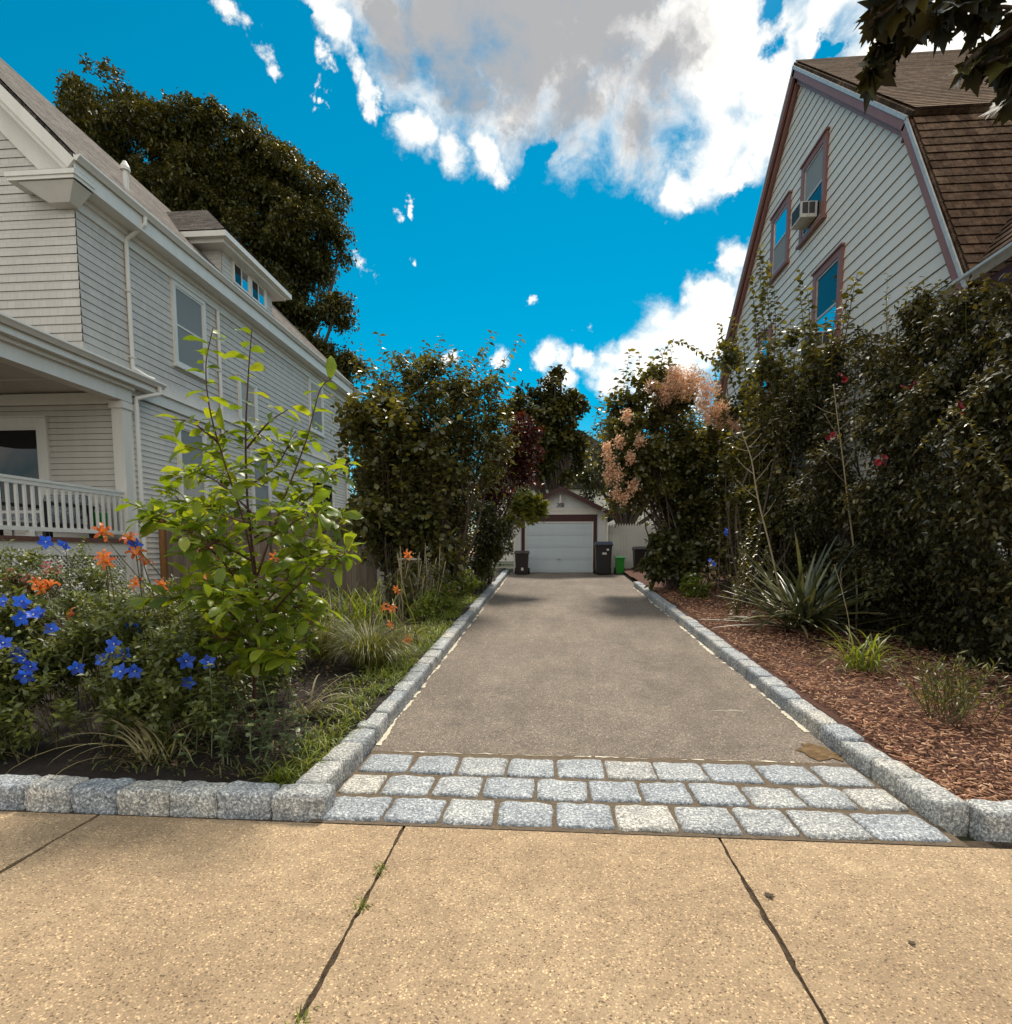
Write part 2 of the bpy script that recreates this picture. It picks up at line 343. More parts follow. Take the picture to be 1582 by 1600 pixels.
# mesh of many small leaves, vectorised
def T(verts, tris): return (np.array(verts, float), np.array(tris, int))
LEAF = T([(0, 0, 0), (-.24, .42, .07), (0, .46, -.02), (.24, .42, .07), (0, 1, -.10)], [(0, 2, 1), (0, 3, 2), (1, 2, 4), (2, 3, 4)])
LEAFW = T([(0, 0, 0), (-.36, .36, .08), (0, .42, -.02), (.36, .36, .08), (-.25, .7, .03), (.25, .7, .03), (0, 1, -.10)],
          [(0, 2, 1), (0, 3, 2), (1, 2, 4), (2, 3, 5), (4, 2, 6), (2, 5, 6)])
LEAFN = T([(0, 0, 0), (-.11, .45, .03), (0, .5, 0), (.11, .45, .03), (0, 1, -.08)], [(0, 2, 1), (0, 3, 2), (1, 2, 4), (2, 3, 4)])
def _mag():
    vs, fs = [], []; n = 6; prof = [.0, .11, .17, .215, .22, .15, 0]
    for i in range(n + 1):
        t = i / n; z = -.28 * t * t + .05 * t; y = t * (1 - .06 * t)
        vs += [(-prof[i], y, z + .10 * prof[i] / .3 + .015 * math.sin(i * 2.1)), (0, y, z), (prof[i], y, z + .10 * prof[i] / .3 - .015 * math.sin(i * 1.7))]
    for i in range(n):
        a = 3 * i; b = a + 3
        for k in (0, 1): fs += [(a + k, a + k + 1, b + k + 1), (a + k, b + k + 1, b + k)]
    return T(vs, fs)
MAGLEAF = _mag()
def _maple():
    o = [(0, 0), (.10, .12), (.42, .06), (.30, .22), (.58, .42), (.36, .46), (.40, .62), (.20, .60), (.12, .80), (.0, 1.05)]
    vs = [(0, .35, -.04)]; vs += [(x, y, .10 * abs(x) - .12 * y * y) for x, y in o]; vs += [(-x, y, .10 * abs(x) - .12 * y * y) for x, y in o[1:-1][::-1]]
    n = len(vs) - 1; return T(vs, [(0, 1 + i, 1 + (i + 1) % n) for i in range(n)])
MAPLE = _maple()
CHIP = T([(-.12, 0, 0), (.12, .03, 0), (.10, 1, 0), (-.09, .95, 0), (-.12, 0, .13), (.12, .03, .13), (.10, 1, .10), (-.09, .95, .10)],
         [(4, 5, 6), (4, 6, 7), (0, 1, 5), (0, 5, 4), (1, 2, 6), (1, 6, 5), (2, 3, 7), (2, 7, 6), (3, 0, 4), (3, 4, 7)])
def leafmesh(name, mat, parent, P, D, N, size, tmpl, var=None, wid=None):
    tv, tf = tmpl; n = len(P); P = np.asarray(P, float); D = nrm(D); X = nrm(np.cross(D, N)); Nn = np.cross(X, D)
    size = np.broadcast_to(np.asarray(size, float), (n,)); w = size if wid is None else np.broadcast_to(np.asarray(wid, float), (n,))
    V = P[:, None, :] + (tv[None, :, 0:1] * w[:, None, None]) * X[:, None, :] + size[:, None, None] * (tv[None, :, 1:2] * D[:, None, :] + tv[None, :, 2:3] * Nn[:, None, :])
    Fc = (np.arange(n) * len(tv))[:, None, None] + tf[None]
    var = rng.random(n) if var is None else np.asarray(var)
    return trimesh(name, mat, parent, V.reshape(-1, 3), Fc.reshape(-1, 3), np.repeat(var, len(tv)))
def trimesh(name, mat, parent, V, Fc, var):
    o = np.array(off(parent)) if parent is not None else np.zeros(3)
    me = bpy.data.meshes.new(name); me.vertices.add(len(V)); me.vertices.foreach_set('co', (V - o).astype(np.float32).ravel())
    nf = len(Fc); me.loops.add(nf * 3); me.loops.foreach_set('vertex_index', Fc.astype(np.int32).ravel())
    me.polygons.add(nf); me.polygons.foreach_set('loop_start', np.arange(0, nf * 3, 3, dtype=np.int32))
    a = me.attributes.new('var', 'FLOAT', 'POINT'); a.data.foreach_set('value', np.asarray(var, np.float32))
    me.update(calc_edges=True); me.materials.append(M[mat] if isinstance(mat, str) else mat)
    ob = bpy.data.objects.new(name, me); return link(ob, parent)
def blades(name, mat, parent, base, az, L, e0, bend, w, nseg=6, var=None, fold=.25, roll=0):
    """arching ribbons: start elevation e0 (rad), bending down by `bend` rad to the tip"""
    base = np.asarray(base, float); n = len(base); bc = lambda a: np.broadcast_to(np.asarray(a, float), (n,))
    az, L, e0, bend, w = map(bc, (az, L, e0, bend, w)); s = np.linspace(0, 1, nseg + 1)
    th = e0[:, None] - bend[:, None] * s[None] ** 1.4
    h = np.stack([np.cos(az), np.sin(az), 0 * az], 1)
    pos = np.zeros((n, nseg + 1, 3)); pos[:, 0] = base
    for i in range(nseg):
        t = (th[:, i] + th[:, i + 1]) / 2; st = (L / nseg)[:, None]
        pos[:, i + 1] = pos[:, i] + st * (np.cos(t)[:, None] * h + np.sin(t)[:, None] * VZ)
    side = np.stack([-np.sin(az), np.cos(az), 0 * az], 1); prof = np.clip((.55 + .9 * s) * (1 - s ** 2.2), 0, 1)
    upn = -np.sin(th)[..., None] * h[:, None] + np.cos(th)[..., None] * VZ
    hw = w[:, None, None] * prof[None, :, None] * .5
    Lf = pos - side[:, None] * hw + upn * hw * fold; Rt = pos + side[:, None] * hw + upn * hw * fold
    V = np.stack([Lf, pos, Rt], 2).reshape(n, -1, 3); fs = []
    for i in range(nseg):
        a = 3 * i; b = a + 3
        for k in (0, 1): fs += [(a + k, a + k + 1, b + k + 1), (a + k, b + k + 1, b + k)]
    fs = np.array(fs); Fc = (np.arange(n) * V.shape[1])[:, None, None] + fs[None]
    var = rng.random(n) if var is None else var
    return trimesh(name, mat, parent, V.reshape(-1, 3), Fc.reshape(-1, 3), np.repeat(var, V.shape[1]))
def pnoise(P, f, seed=0):
    r = np.random.default_rng(seed); out = 0
    for k in range(5):
        d = nrm(r.normal(size=3)); out = out + np.sin(P @ d * f * (1 + .35 * k) + r.random() * 6.28)
    return out / 5
def blob(px, py, r, Y=None, X=None, fx=1., fy=1., fz=1.):
    c = at(px, py, Y) if X is None else atX(px, py, X); R = r / F_ * depth(c)
    return (c, np.array([R * fx, R * fy, R * fz]))
def clump(blobs, k=7, f=(.26, .55), out=.95):
    res = []
    for c, r in blobs:
        for j in range(k):
            d = nrm(rng.normal(size=3)); s = rng.uniform(*f); res.append((c + d * r * out * rng.uniform(.65, 1.12), r * s * rng.uniform(.8, 1.2, 3)))
        res.append((c, r * .6))
    return res
def twigs(blobs, n, lpt, tl, shell=3., up=.45, droop=.35, cut=.35, nf=3., seed=1, ldroop=.25, jit=.5, zmin=None):
    c = np.array([b[0] for b in blobs]); r = np.array([b[1] for b in blobs])
    wgt = (r.prod(1)) ** (2 / 3); idx = rng.choice(len(blobs), int(n * 1.6), p=wgt / wgt.sum())
    d = nrm(rng.normal(size=(len(idx), 3))); rad = rng.random(len(idx)) ** (1 / shell)
    P = c[idx] + d * rad[:, None] * r[idx]
    keep = pnoise(P, nf, seed) < cut
    if zmin is not None: keep &= P[:, 2] > zmin
    P, d = P[keep][:n], d[keep][:n]; m = len(P)
    Tn = nrm(d * .6 + VZ * up + rng.normal(size=(m, 3)) * jit)
    tl_ = tl * rng.uniform(.6, 1.3, m)
    ang = rng.random(m) * 6.28; A = nrm(np.cross(Tn, rng.normal(size=(m, 3)))); Bv = np.cross(Tn, A)
    Pl, Dl, Nl, Vl = [], [], [], []; vt = rng.random(m)
    for j in range(lpt):
        s = (j + .5) / lpt
        pos = P + Tn * (tl_ * (s - .5))[:, None] - VZ * (droop * tl_ * s * s)[:, None]
        a = ang + j * 2.4; sd = A * np.cos(a)[:, None] + Bv * np.sin(a)[:, None]
        D = nrm(Tn * .45 + sd * .8 - VZ * ldroop + rng.normal(size=(m, 3)) * .15)
        Pl.append(pos); Dl.append(D); Nl.append(nrm(VZ * .9 + rng.normal(size=(m, 3)) * .45)); Vl.append(np.clip(vt * .6 + rng.random(m) * .4, 0, 1))
    return np.concatenate(Pl), np.concatenate(Dl), np.concatenate(Nl), np.concatenate(Vl)
def bez(pts, n=14):
    """smooth path through the points (Catmull-Rom)"""
    p = [np.asarray(q, float) for q in pts]; p = [2 * p[0] - p[1]] + p + [2 * p[-1] - p[-2]]; out = []
    for i in range(1, len(p) - 2):
        for k in range(n):
            t = k / n; a, b, c, d = p[i - 1:i + 3]
            out.append(.5 * (2 * b + (c - a) * t + (2 * a - 5 * b + 4 * c - d) * t * t + (3 * b - a - 3 * c + d) * t ** 3))
    out.append(p[-2]); return np.array(out)
def along(path, step, s0=.1, s1=1., angle=2.4, fwd=.5, droop=.15, jit=.15):
    """leaf origins and directions along a path"""
    seg = np.linalg.norm(np.diff(path, axis=0), axis=1); cum = np.concatenate([[0], np.cumsum(seg)]); tot = cum[-1]
    s = np.arange(s0 * tot, s1 * tot, step); P = np.stack([np.interp(s, cum, path[:, k]) for k in range(3)], 1)
    e = np.minimum(s + .03, tot); T_ = nrm(np.stack([np.interp(e, cum, path[:, k]) for k in range(3)], 1) - np.stack([np.interp(s - .03, cum, path[:, k]) for k in range(3)], 1))
    A = nrm(np.cross(T_, VZ + rng.normal(size=3) * .2)); Bv = np.cross(T_, A); a = np.arange(len(s)) * angle + rng.random() * 6
    sd = A * np.cos(a)[:, None] + Bv * np.sin(a)[:, None]
    D = nrm(T_ * fwd + sd - VZ * droop + rng.normal(size=T_.shape) * jit)
    return P, D, nrm(VZ + rng.normal(size=T_.shape) * .3)

# ================================================================== camera, light, sky
cam = bpy.data.cameras.new('camera'); co = bpy.data.objects.new('camera', cam); COL.objects.link(co); SC.camera = co
co.location = (0, 0, EYE); co.rotation_euler = (math.pi / 2 - PITCH, 0, YAW)
cam.sensor_fit = 'HORIZONTAL'; cam.sensor_width = 36; cam.lens = 36 * F_ / 1582; cam.shift_y = (CY - 800) / 1582; cam.clip_end = 2000; cam.clip_start = .05
SUN_EL, SUN_AZ = R_(58), R_(6)          # ahead of the camera and a little right
sun = bpy.data.lights.new('sun', 'SUN'); so = bpy.data.objects.new('sun', sun); COL.objects.link(so)
sun.energy = 2.5; sun.angle = R_(11); sun.color = (1, .91, .76)
sd = Vector((math.sin(SUN_AZ) * math.cos(SUN_EL), math.cos(SUN_AZ) * math.cos(SUN_EL), math.sin(SUN_EL)))
so.rotation_euler = sd.to_track_quat('Z', 'Y').to_euler(); so.location = tuple(sd * 60)
W = bpy.data.worlds.new('World'); SC.world = W; W.use_nodes = True; nt = W.node_tree; bg = nt.nodes['Background']
sky = nt.nodes.new('ShaderNodeTexSky'); sky.sky_type = 'NISHITA'; sky.sun_disc = False; sky.sun_elevation = SUN_EL; sky.sun_rotation = SUN_AZ
sky.air_density = 1.0; sky.dust_density = .3; sky.ozone_density = 3.0
hs = nt.nodes.new('ShaderNodeHueSaturation'); hs.inputs['Saturation'].default_value = 1.7; hs.inputs['Hue'].default_value = .466; hs.inputs['Value'].default_value = .70
nt.links.new(sky.outputs[0], hs.inputs['Color'])
dirv = coord(nt, 'Generated')
def mth(op, a, b=None, c=None, clamp=False):
    n = nt.nodes.new('ShaderNodeMath'); n.operation = op; n.use_clamp = clamp
    for i, x in enumerate((a, b, c)):
        if x is None: continue
        if hasattr(x, 'is_output'): nt.links.new(x, n.inputs[i])
        else: n.inputs[i].default_value = x
    return n.outputs[0]
def sstep(x, a, b):
    n = nt.nodes.new('ShaderNodeMapRange'); n.interpolation_type = 'SMOOTHSTEP'; nt.links.new(x, n.inputs[0])
    n.inputs[1].default_value = a; n.inputs[2].default_value = b; return n.outputs[0]
# warp the direction a little so that cloud outlines billow
wn = nt.nodes.new('ShaderNodeTexNoise'); wn.inputs['Scale'].default_value = 9; wn.inputs['Detail'].default_value = 7; wn.inputs['Roughness'].default_value = .62; nt.links.new(dirv, wn.inputs['Vector'])
w1 = nt.nodes.new('ShaderNodeVectorMath'); w1.operation = 'SUBTRACT'; nt.links.new(wn.outputs['Color'], w1.inputs[0]); w1.inputs[1].default_value = (.5, .5, .5)
w2 = nt.nodes.new('ShaderNodeVectorMath'); w2.operation = 'SCALE'; nt.links.new(w1.outputs[0], w2.inputs[0]); w2.inputs['Scale'].default_value = .13
w3 = nt.nodes.new('ShaderNodeVectorMath'); w3.operation = 'ADD'; nt.links.new(dirv, w3.inputs[0]); nt.links.new(w2.outputs[0], w3.inputs[1]); wd = w3.outputs[0]
def cloudmask(spots):
    out = None
    for sp_ in spots:
        if len(sp_) == 4: c = nrm(np.array(sp_[:3])); rad = sp_[3]
        else:
            px, py, r = sp_; c = nrm(ray(px, py)); e = nrm(ray(px + r * .7, py + r * .7)); rad = float(np.linalg.norm(c - e))
        n = nt.nodes.new('ShaderNodeVectorMath'); n.operation = 'DISTANCE'; nt.links.new(wd, n.inputs[0]); n.inputs[1].default_value = tuple(c)
        v = mth('MULTIPLY_ADD', n.outputs['Value'], -1 / rad, 1.0); out = v if out is None else mth('SMOOTH_MAX', out, v, .25)
    return out
GREY = [(600, 50, 90), (690, 40, 110), (820, 70, 140), (940, 80, 130), (1040, 100, 105), (720, 140, 80), (890, 170, 84), (1000, 200, 80), (560, -40, 110), (760, -80, 200), (980, -90, 200)]
WHITE = [(650, 205, 42), (700, 215, 40), (755, 225, 40), (785, 262, 24), (808, 284, 16), (1150, 90, 120), (1110, 30, 90), (1200, 190, 70), (1130, 240, 60), (1060, 268, 48), (1085, 300, 20), (1180, 262, 36), (530, 60, 44), (550, 105, 30), (568, 140, 26), (585, 168, 18), (505, 20, 36),
         (355, 8, 26), (372, 30, 24), (386, 52, 24), (402, 76, 24), (416, 98, 20), (428, 116, 14), (395, 25, 20), (498, 85, 18), (505, 108, 16), (486, 128, 12), (512, 60, 18), (500, 146, 9), (1290, 20, 56), (1262, 80, 34), (1245, 140, 36), (1400, 50, 90), (1520, 40, 90), (1600, -40, 140), (1330, -70, 110),
         (1150, 412, 32), (1185, 390, 28), (1128, 418, 18), (1095, 470, 32), (1118, 460, 22), (1035, 520, 52), (1000, 540, 40), (1075, 530, 60), (1100, 545, 64), (975, 565, 36), (860, 548, 26), (880, 556, 22), (842, 556, 16), (910, 560, 20), (930, 566, 20), (955, 600, 34), (1125, 500, 40), (1040, 600, 66), (1180, 480, 56), (880, 600, 30),
         (566, 424, 13), (580, 434, 11), (640, 410, 10), (652, 418, 10), (618, 350, 11), (825, 482, 10), (915, 500, 11), (1015, 345, 11), (765, 556, 18), (700, 545, 12), (1190, 340, 15), (640, 330, 9), (480, 150, 11), (560, 408, 8), (1040, 340, 8),
         (0, -1, .5, .95), (-.3, -.3, 1, .55), (1, -.5, .5, .6), (-1, -.6, .5, .6), (.5, .2, 1, .3)]  # last row: unseen clouds added behind and overhead as neutral fill light
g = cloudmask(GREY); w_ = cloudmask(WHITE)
fb = nt.nodes.new('ShaderNodeTexNoise'); fb.inputs['Scale'].default_value = 11; fb.inputs['Detail'].default_value = 10; fb.inputs['Roughness'].default_value = .62; fb.inputs['Distortion'].default_value = .4; nt.links.new(dirv, fb.inputs['Vector'])
fb2 = nt.nodes.new('ShaderNodeTexNoise'); fb2.inputs['Scale'].default_value = 7; fb2.inputs['Detail'].default_value = 7; fb2.inputs['Roughness'].default_value = .58; fb2.inputs['Distortion'].default_value = .3; nt.links.new(wd, fb2.inputs['Vector'])
hole = cloudmask([(1180, 40, 34), (1200, 85, 26), (1290, 95, 24), (1320, 95, 20), (1190, 25, 26), (1205, 345, 30), (1190, 300, 26), (1165, 330, 30), (850, 250, 30), (470, 40, 24), (450, 110, 26), (460, 170, 30)])
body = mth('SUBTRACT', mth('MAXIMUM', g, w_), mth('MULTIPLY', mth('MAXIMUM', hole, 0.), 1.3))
den = mth('ADD', mth('MINIMUM', body, .62), mth('MULTIPLY_ADD', fb.outputs['Fac'], 2.0, -.96))
alpha = sstep(den, -.2, .75)
tone = mth('ADD', mth('ADD', mth('MULTIPLY', mth('MAXIMUM', g, -.3), 1.05), mth('MULTIPLY', mth('MINIMUM', w_, .6), -.24)), mth('MULTIPLY_ADD', fb2.outputs['Fac'], 2.7, -1.38))
tone = mth('ADD', tone, mth('MULTIPLY', mth('SUBTRACT', den, .5), .22))
gf = sstep(tone, -.15, .75)
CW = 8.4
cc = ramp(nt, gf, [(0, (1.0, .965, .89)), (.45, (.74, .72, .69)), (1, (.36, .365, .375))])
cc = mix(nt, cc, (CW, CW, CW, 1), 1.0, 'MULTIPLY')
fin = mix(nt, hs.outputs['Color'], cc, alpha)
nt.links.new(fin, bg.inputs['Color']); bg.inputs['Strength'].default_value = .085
SC.view_settings.view_transform = 'Standard'; SC.view_settings.look = 'None'; SC.view_settings.exposure = .86; SC.view_settings.gamma = 1
cy = SC.cycles; cy.use_denoising = True; cy.max_bounces = 5; cy.diffuse_bounces = 2; cy.glossy_bounces = 2; cy.transmission_bounces = 3; cy.transparent_max_bounces = 4; cy.sample_clamp_indirect = 4
try: cy.denoiser = 'OPENIMAGEDENOISE'
except Exception: pass

# ================================================================== ground, pavement, drive
def sheet(name, mat, x0, x1, ys, dz=0., zf=gz):
    mb = MB()
    for a, b in zip(ys[:-1], ys[1:]): mb.face([(x0, a, zf(a) + dz), (x1, a, zf(a) + dz), (x1, b, zf(b) + dz), (x0, b, zf(b) + dz)])
    return struct(mb.build(name, mat))
sheet('ground', 'lawn', -150, 150, [-80, 3.08, Y0, 19.2, 160], -.05)
def wobble(p, q, n, amp):
    p, q = np.array(p), np.array(q); d = nrm(q - p); s = np.array([-d[1], d[0]]); out = []; v = 0
    for i in range(n + 1):
        v = .8 * v + random.uniform(-amp, amp) - (random.uniform(0, .012) if random.random() < .06 else 0) * (1 if amp > 0 else -1); out.append(p + (q - p) * i / n + s * max(-.007, min(.007, v)))
    return out
def slab_edges():
    xs = [-11., -9.3, -7.6, -5.9, -4.2, -2.585, -.80, .89, 2.62, 4.3, 6.0, 7.7]; return xs
mb = MB(); xs = slab_edges(); edges = []
for x in xs:
    edges.append((wobble((x - .0095, -1.2), (x - .0095, 3.0), 150, .0035), wobble((x + .0095, -1.2), (x + .0095, 3.0), 150, .0035)))
for i in range(len(xs) - 1):
    a, b = edges[i][1], edges[i + 1][0]; hz = random.uniform(-.002, .002); n = len(a)
    for k in range(n - 1):
        mb.face([(*a[k], hz), (*b[k], hz), (*b[k + 1], hz), (*a[k + 1], hz)])
        mb.face([(*a[k + 1], hz), (*a[k + 1], -.03), (*a[k], -.03), (*a[k], hz)]); mb.face([(*b[k], hz), (*b[k], -.03), (*b[k + 1], -.03), (*b[k + 1], hz)])
    mb.face([(*b[-1], hz), (*b[-1], -.06), (*a[-1], -.06), (*a[-1], hz)])
side = struct(mb.build('sidewalk', 'concrete'))
sheet('sidewalk_bed', 'jointdirt', -20, 20, [-1.2, 3.1], -.014)
sheet('street', 'asphalt', -60, 60, [-9, -1.2], -.12)
# drive surface: smooth plane with slight unevenness, wider beyond the end of the right kerb
mb = MB(); ys = np.concatenate([np.linspace(4.14, 8, 40), np.linspace(8.2, 18.95, 50)]); xsd = np.linspace(0, 1, 34)
def drive_x(y, t):
    xr = 2.12 if y < 15.2 else 2.12 + min(1.9, (y - 15.2) * .75)
    return -1.35 + (xr + 1.35) * t
def drive_z(x, y): return gz(y) + .004 + .008 * float(math.sin(x * 2.1 + y * .9) * math.sin(y * 1.7 + 1)) * min(1, (y - 4.1) * 2)
for a, b in zip(ys[:-1], ys[1:]):
    for s, t in zip(xsd[:-1], xsd[1:]):
        p = [(drive_x(y, q), y) for y, q in ((a, s), (a, t), (b, t), (b, s))]
        mb.face([(x, y, drive_z(x, y)) for x, y in p])
struct(mb.build('driveway', 'asphalt', smooth=True))
sheet('apron_bed', 'joint', -1.34, 2.14, [3.0, 3.6, 4.17], .004)
# crumbling mortar lines along the kerb foot and the back row of pavers, clay stain by the right kerb
def ragged(mb, path, w0, w1, z, keep=.8):
    prev = None; on = True; wv = w1
    for x, y, sx, sy in path:
        if random.random() < (.10 if on else .25) * (2 - keep): on = not on
        wv = max(w0, min(w1, wv + random.uniform(-.012, .012)))
        a = random.uniform(-.012, .006); b = wv * random.uniform(.75, 1.1)
        cur = ((x + sx * a, y + sy * a), (x + sx * b, y + sy * b))
        if prev and on: mb.face([(*p_, drive_z(p_[0], max(p_[1], 4.14)) + .005) for p_ in (prev[0], prev[1], cur[1], cur[0])])
        prev = cur
mb = MB(); zf = lambda y: gz(y) + .017
ragged(mb, [(-1.345, y, 1, 0) for y in np.arange(4.25, 18.4, .03)], .008, .045, zf, .85)
ragged(mb, [(2.11, y, -1, 0) for y in np.arange(4.75, 14.9, .03)], .004, .05, zf, .82)
ragged(mb, [(x, 4.145, 0, 1) for x in np.arange(-1.2, 1.75, .03)], -.006, .018, lambda y: gz(y) + .014, .7)
struct(mb.build('mortar_lines', 'mortar'))
mb = MB(); c0 = (1.98, 4.33); pts = [(c0[0] + .15 * math.cos(a) * random.uniform(.6, 1.2), c0[1] + .16 * math.sin(a) * random.uniform(.6, 1.25), gz(c0[1]) + .022) for a in np.linspace(0, 6.1, 26)]; pts = [(x, y, drive_z(x, max(y, 4.15)) + .006) for x, y, z in pts]
for i in range(26): mb.face([(c0[0], c0[1], drive_z(*c0) + .014), pts[i], pts[(i + 1) % 26]])
struct(mb.build('clay_stain', 'stain'))
mb = MB()   # pale scrape on the drive, dark grit
sc = onground(1135, 1112)
for k in range(16):
    a = random.uniform(-.25, .25); x = sc[0] + random.uniform(-.14, .16); y = sc[1] + random.uniform(-.03, .05); l = random.uniform(.02, .09)
    dx, dy = l * math.cos(a), l * math.sin(a); z = drive_z(x, y) + .004
    mb.face([(x, y, z), (x + dx, y + dy, z), (x + dx, y + dy + .006, z), (x, y + .006, z)])
struct(mb.build('scrape_mark', 'mortar'))

# beds
def bed(name, mat, x0, x1, ya, yb, nx, ny, h, amp):
    mb = MB(); X = np.linspace(x0, x1, nx); Yv = np.linspace(ya, yb, ny); Z = {}
    for i, x in enumerate(X):
        for j, y in enumerate(Yv): Z[i, j] = bedz(x, y, h, amp)
    for i in range(nx - 1):
        for j in range(ny - 1): mb.face([(X[i], Yv[j], Z[i, j]), (X[i + 1], Yv[j], Z[i + 1, j]), (X[i + 1], Yv[j + 1], Z[i + 1, j + 1]), (X[i], Yv[j + 1], Z[i, j + 1])])
    return struct(mb.build(name, mat, smooth=True))
def bedz(x, y, h=.09, amp=.02): return gz(y) + h + amp * (math.sin(3.1 * x + 1.3 * y) + math.sin(2.3 * y - 1.7 * x + 1) + .5 * math.sin(7 * x + 5 * y)) / 2 + min(.06, max(0, (y - 3.3)) * .05)
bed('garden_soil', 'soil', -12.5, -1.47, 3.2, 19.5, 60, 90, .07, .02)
bed('mulch_bed', 'mulchbed', 2.25, 9., 3.25, 19.0, 50, 100, .07, .02)
# pale stone edging across the left bed: a low path edge
mb = MB(); e0 = np.array([-7.4, 9.7]); e1 = np.array([-5.2, 12.0]); 
for k in range(7):
    a = e0 + (e1 - e0) * k / 7; b = e0 + (e1 - e0) * (k + .94) / 7; z = gz(a[1]) + .14
    mb.bar((*a, z), (*b, z + .02), .16, .16)
struct(mb.build('path_edge', 'mortar', bevel=.012))

# ================================================================== granite: kerb blocks and apron pavers
def stone(name, w, d, h, r, amp, parent=None):
    bm = bmesh.new(); bmesh.ops.create_cube(bm, size=2); bmesh.ops.subdivide_edges(bm, edges=bm.edges[:], cuts=6, use_grid_fill=True)
    hf = Vector((w / 2, d / 2, h / 2)); sk = [random.uniform(-.03, .03) for _ in range(4)]; ph = [random.uniform(0, 6) for _ in range(6)]
    for v in bm.verts:
        p = Vector((v.co.x * hf.x, v.co.y * hf.y, v.co.z * hf.z))
        inn = Vector([max(-(hf[k] - r), min(hf[k] - r, p[k])) for k in range(3)]); dl = p - inn
        if dl.length > 1e-6: p = inn + dl.normalized() * r
        p.x *= 1 + sk[0] * v.co.y + sk[2] * v.co.z; p.y *= 1 + sk[1] * v.co.x
        n = (math.sin(p.x * 38 + ph[0]) * math.sin(p.y * 31 + ph[1]) + math.sin(p.z * 42 + ph[2] + p.x * 17) + math.sin(p.x * 71 + p.y * 63 + ph[3]) * .5)
        p += v.co.normalized() * (amp * n + random.uniform(-amp, amp) * .6); v.co = p
    me = bpy.data.meshes.new(name); bm.to_mesh(me); bm.free(); me.polygons.foreach_set('use_smooth', [True] * len(me.polygons)); me.materials.append(M['granite'])
    return link(bpy.data.objects.new(name, me), parent)
ORD = ['first', 'second', 'third', 'fourth', 'fifth', 'sixth', 'seventh', 'eighth', 'ninth', 'tenth', 'eleventh', 'twelfth', 'thirteenth', 'fourteenth', 'fifteenth', 'sixteenth', 'seventeenth', 'eighteenth', 'nineteenth']
def nth(i):
    if i < 19: return ORD[i]
    t = {2: 'twent', 3: 'thirt', 4: 'fort', 5: 'fift'}[(i + 1) // 10]; u = (i + 1) % 10
    return t + 'ieth' if u == 0 else t + 'y-' + ORD[u - 1]
rows = [(3.185, .31, [513, 607, 695, 775, 868, 960, 1056, 1153, 1240, 1345, 1448], 1272, 'row beside the sidewalk'),
        (3.535, .30, [530, 600, 678, 754, 838, 920, 1001, 1080, 1166, 1250, 1330, 1404], 1235, 'middle row'),
        (3.895, .33, [566, 644, 717, 793, 868, 946, 1024, 1102, 1188, 1278, 1362], 1203, 'row against the asphalt')]
for yc, dp, bx, py, nm in rows:
    wx = [at(x, py, yc)[0] for x in bx]; wx[0] = max(wx[0], -1.33) if wx[0] > -1.33 else -1.33; wx[-1] = 2.10
    for i in range(len(wx) - 1):
        w = wx[i + 1] - wx[i] - .019
        s = stone('cobblestone', w, dp - .006 + random.uniform(-.014, .006), .12, .022, .0035)
        s.location = ((wx[i] + wx[i + 1]) / 2, yc + random.uniform(-.008, .008), -.036 + random.uniform(-.004, .004)); s.rotation_euler = (random.uniform(-.012, .012), random.uniform(-.012, .012), random.uniform(-.02, .02))
        tag(s, f'granite paving block, {nth(i)} from the left in the {nm}', 'cobblestone', 'granite cobblestones of the drive apron')
def kerbrow(x, ya, yb, where, sgn):
    y = ya; i = 0
    while y < yb:
        l = random.uniform(.30, .39); s = stone('kerb_block', .17 + random.uniform(-.008, .008), l - .007, .27, .014, .0028)
        s.location = (x + random.uniform(-.006, .006), y + l / 2, gz(y + l / 2) + .005 + random.uniform(-.006, .006)); s.rotation_euler = (math.atan(SLOPE) if y > Y0 else 0, 0, random.uniform(-.02, .02))
        tag(s, f'granite kerb block on the {where} edge of the drive, {nth(i)} from the sidewalk', 'kerb block', 'granite kerb blocks along the drive'); y += l; i += 1
kerbrow(-1.435, 3.22, 18.45, 'left', -1); kerbrow(2.205, 3.22, 15.0, 'right', 1)
bxs = [-70, 38, 112, 185, 265, 340, 423, 514]; wx = [at(x, 1262, 3.05)[0] for x in bxs]; wx[-1] = -1.255
for i in range(len(wx) - 1):
    w = wx[i + 1] - wx[i]; s = stone('kerb_block', w - .007, .17, .27, .02, .0042); s.location = ((wx[i] + wx[i + 1]) / 2, 3.125 + random.uniform(-.006, .006), .006 + random.uniform(-.006, .006))
    tag(s, f'rough granite kerb block facing the sidewalk before the flower bed, {nth(len(wx) - 2 - i)} from the drive', 'kerb block', 'granite kerb blocks facing the sidewalk')
for i, (a, b, l) in enumerate([(2.295, 2.70, 'rough granite kerb block facing the sidewalk before the mulch bed'), (2.71, 3.1, 'granite kerb block by the mulch bed cut off by the picture edge')]):
    s = stone('kerb_block', b - a - .008, .18, .27, .024, .005); s.location = ((a + b) / 2, 3.20, .008); tag(s, l, 'kerb block', 'granite kerb blocks facing the sidewalk')

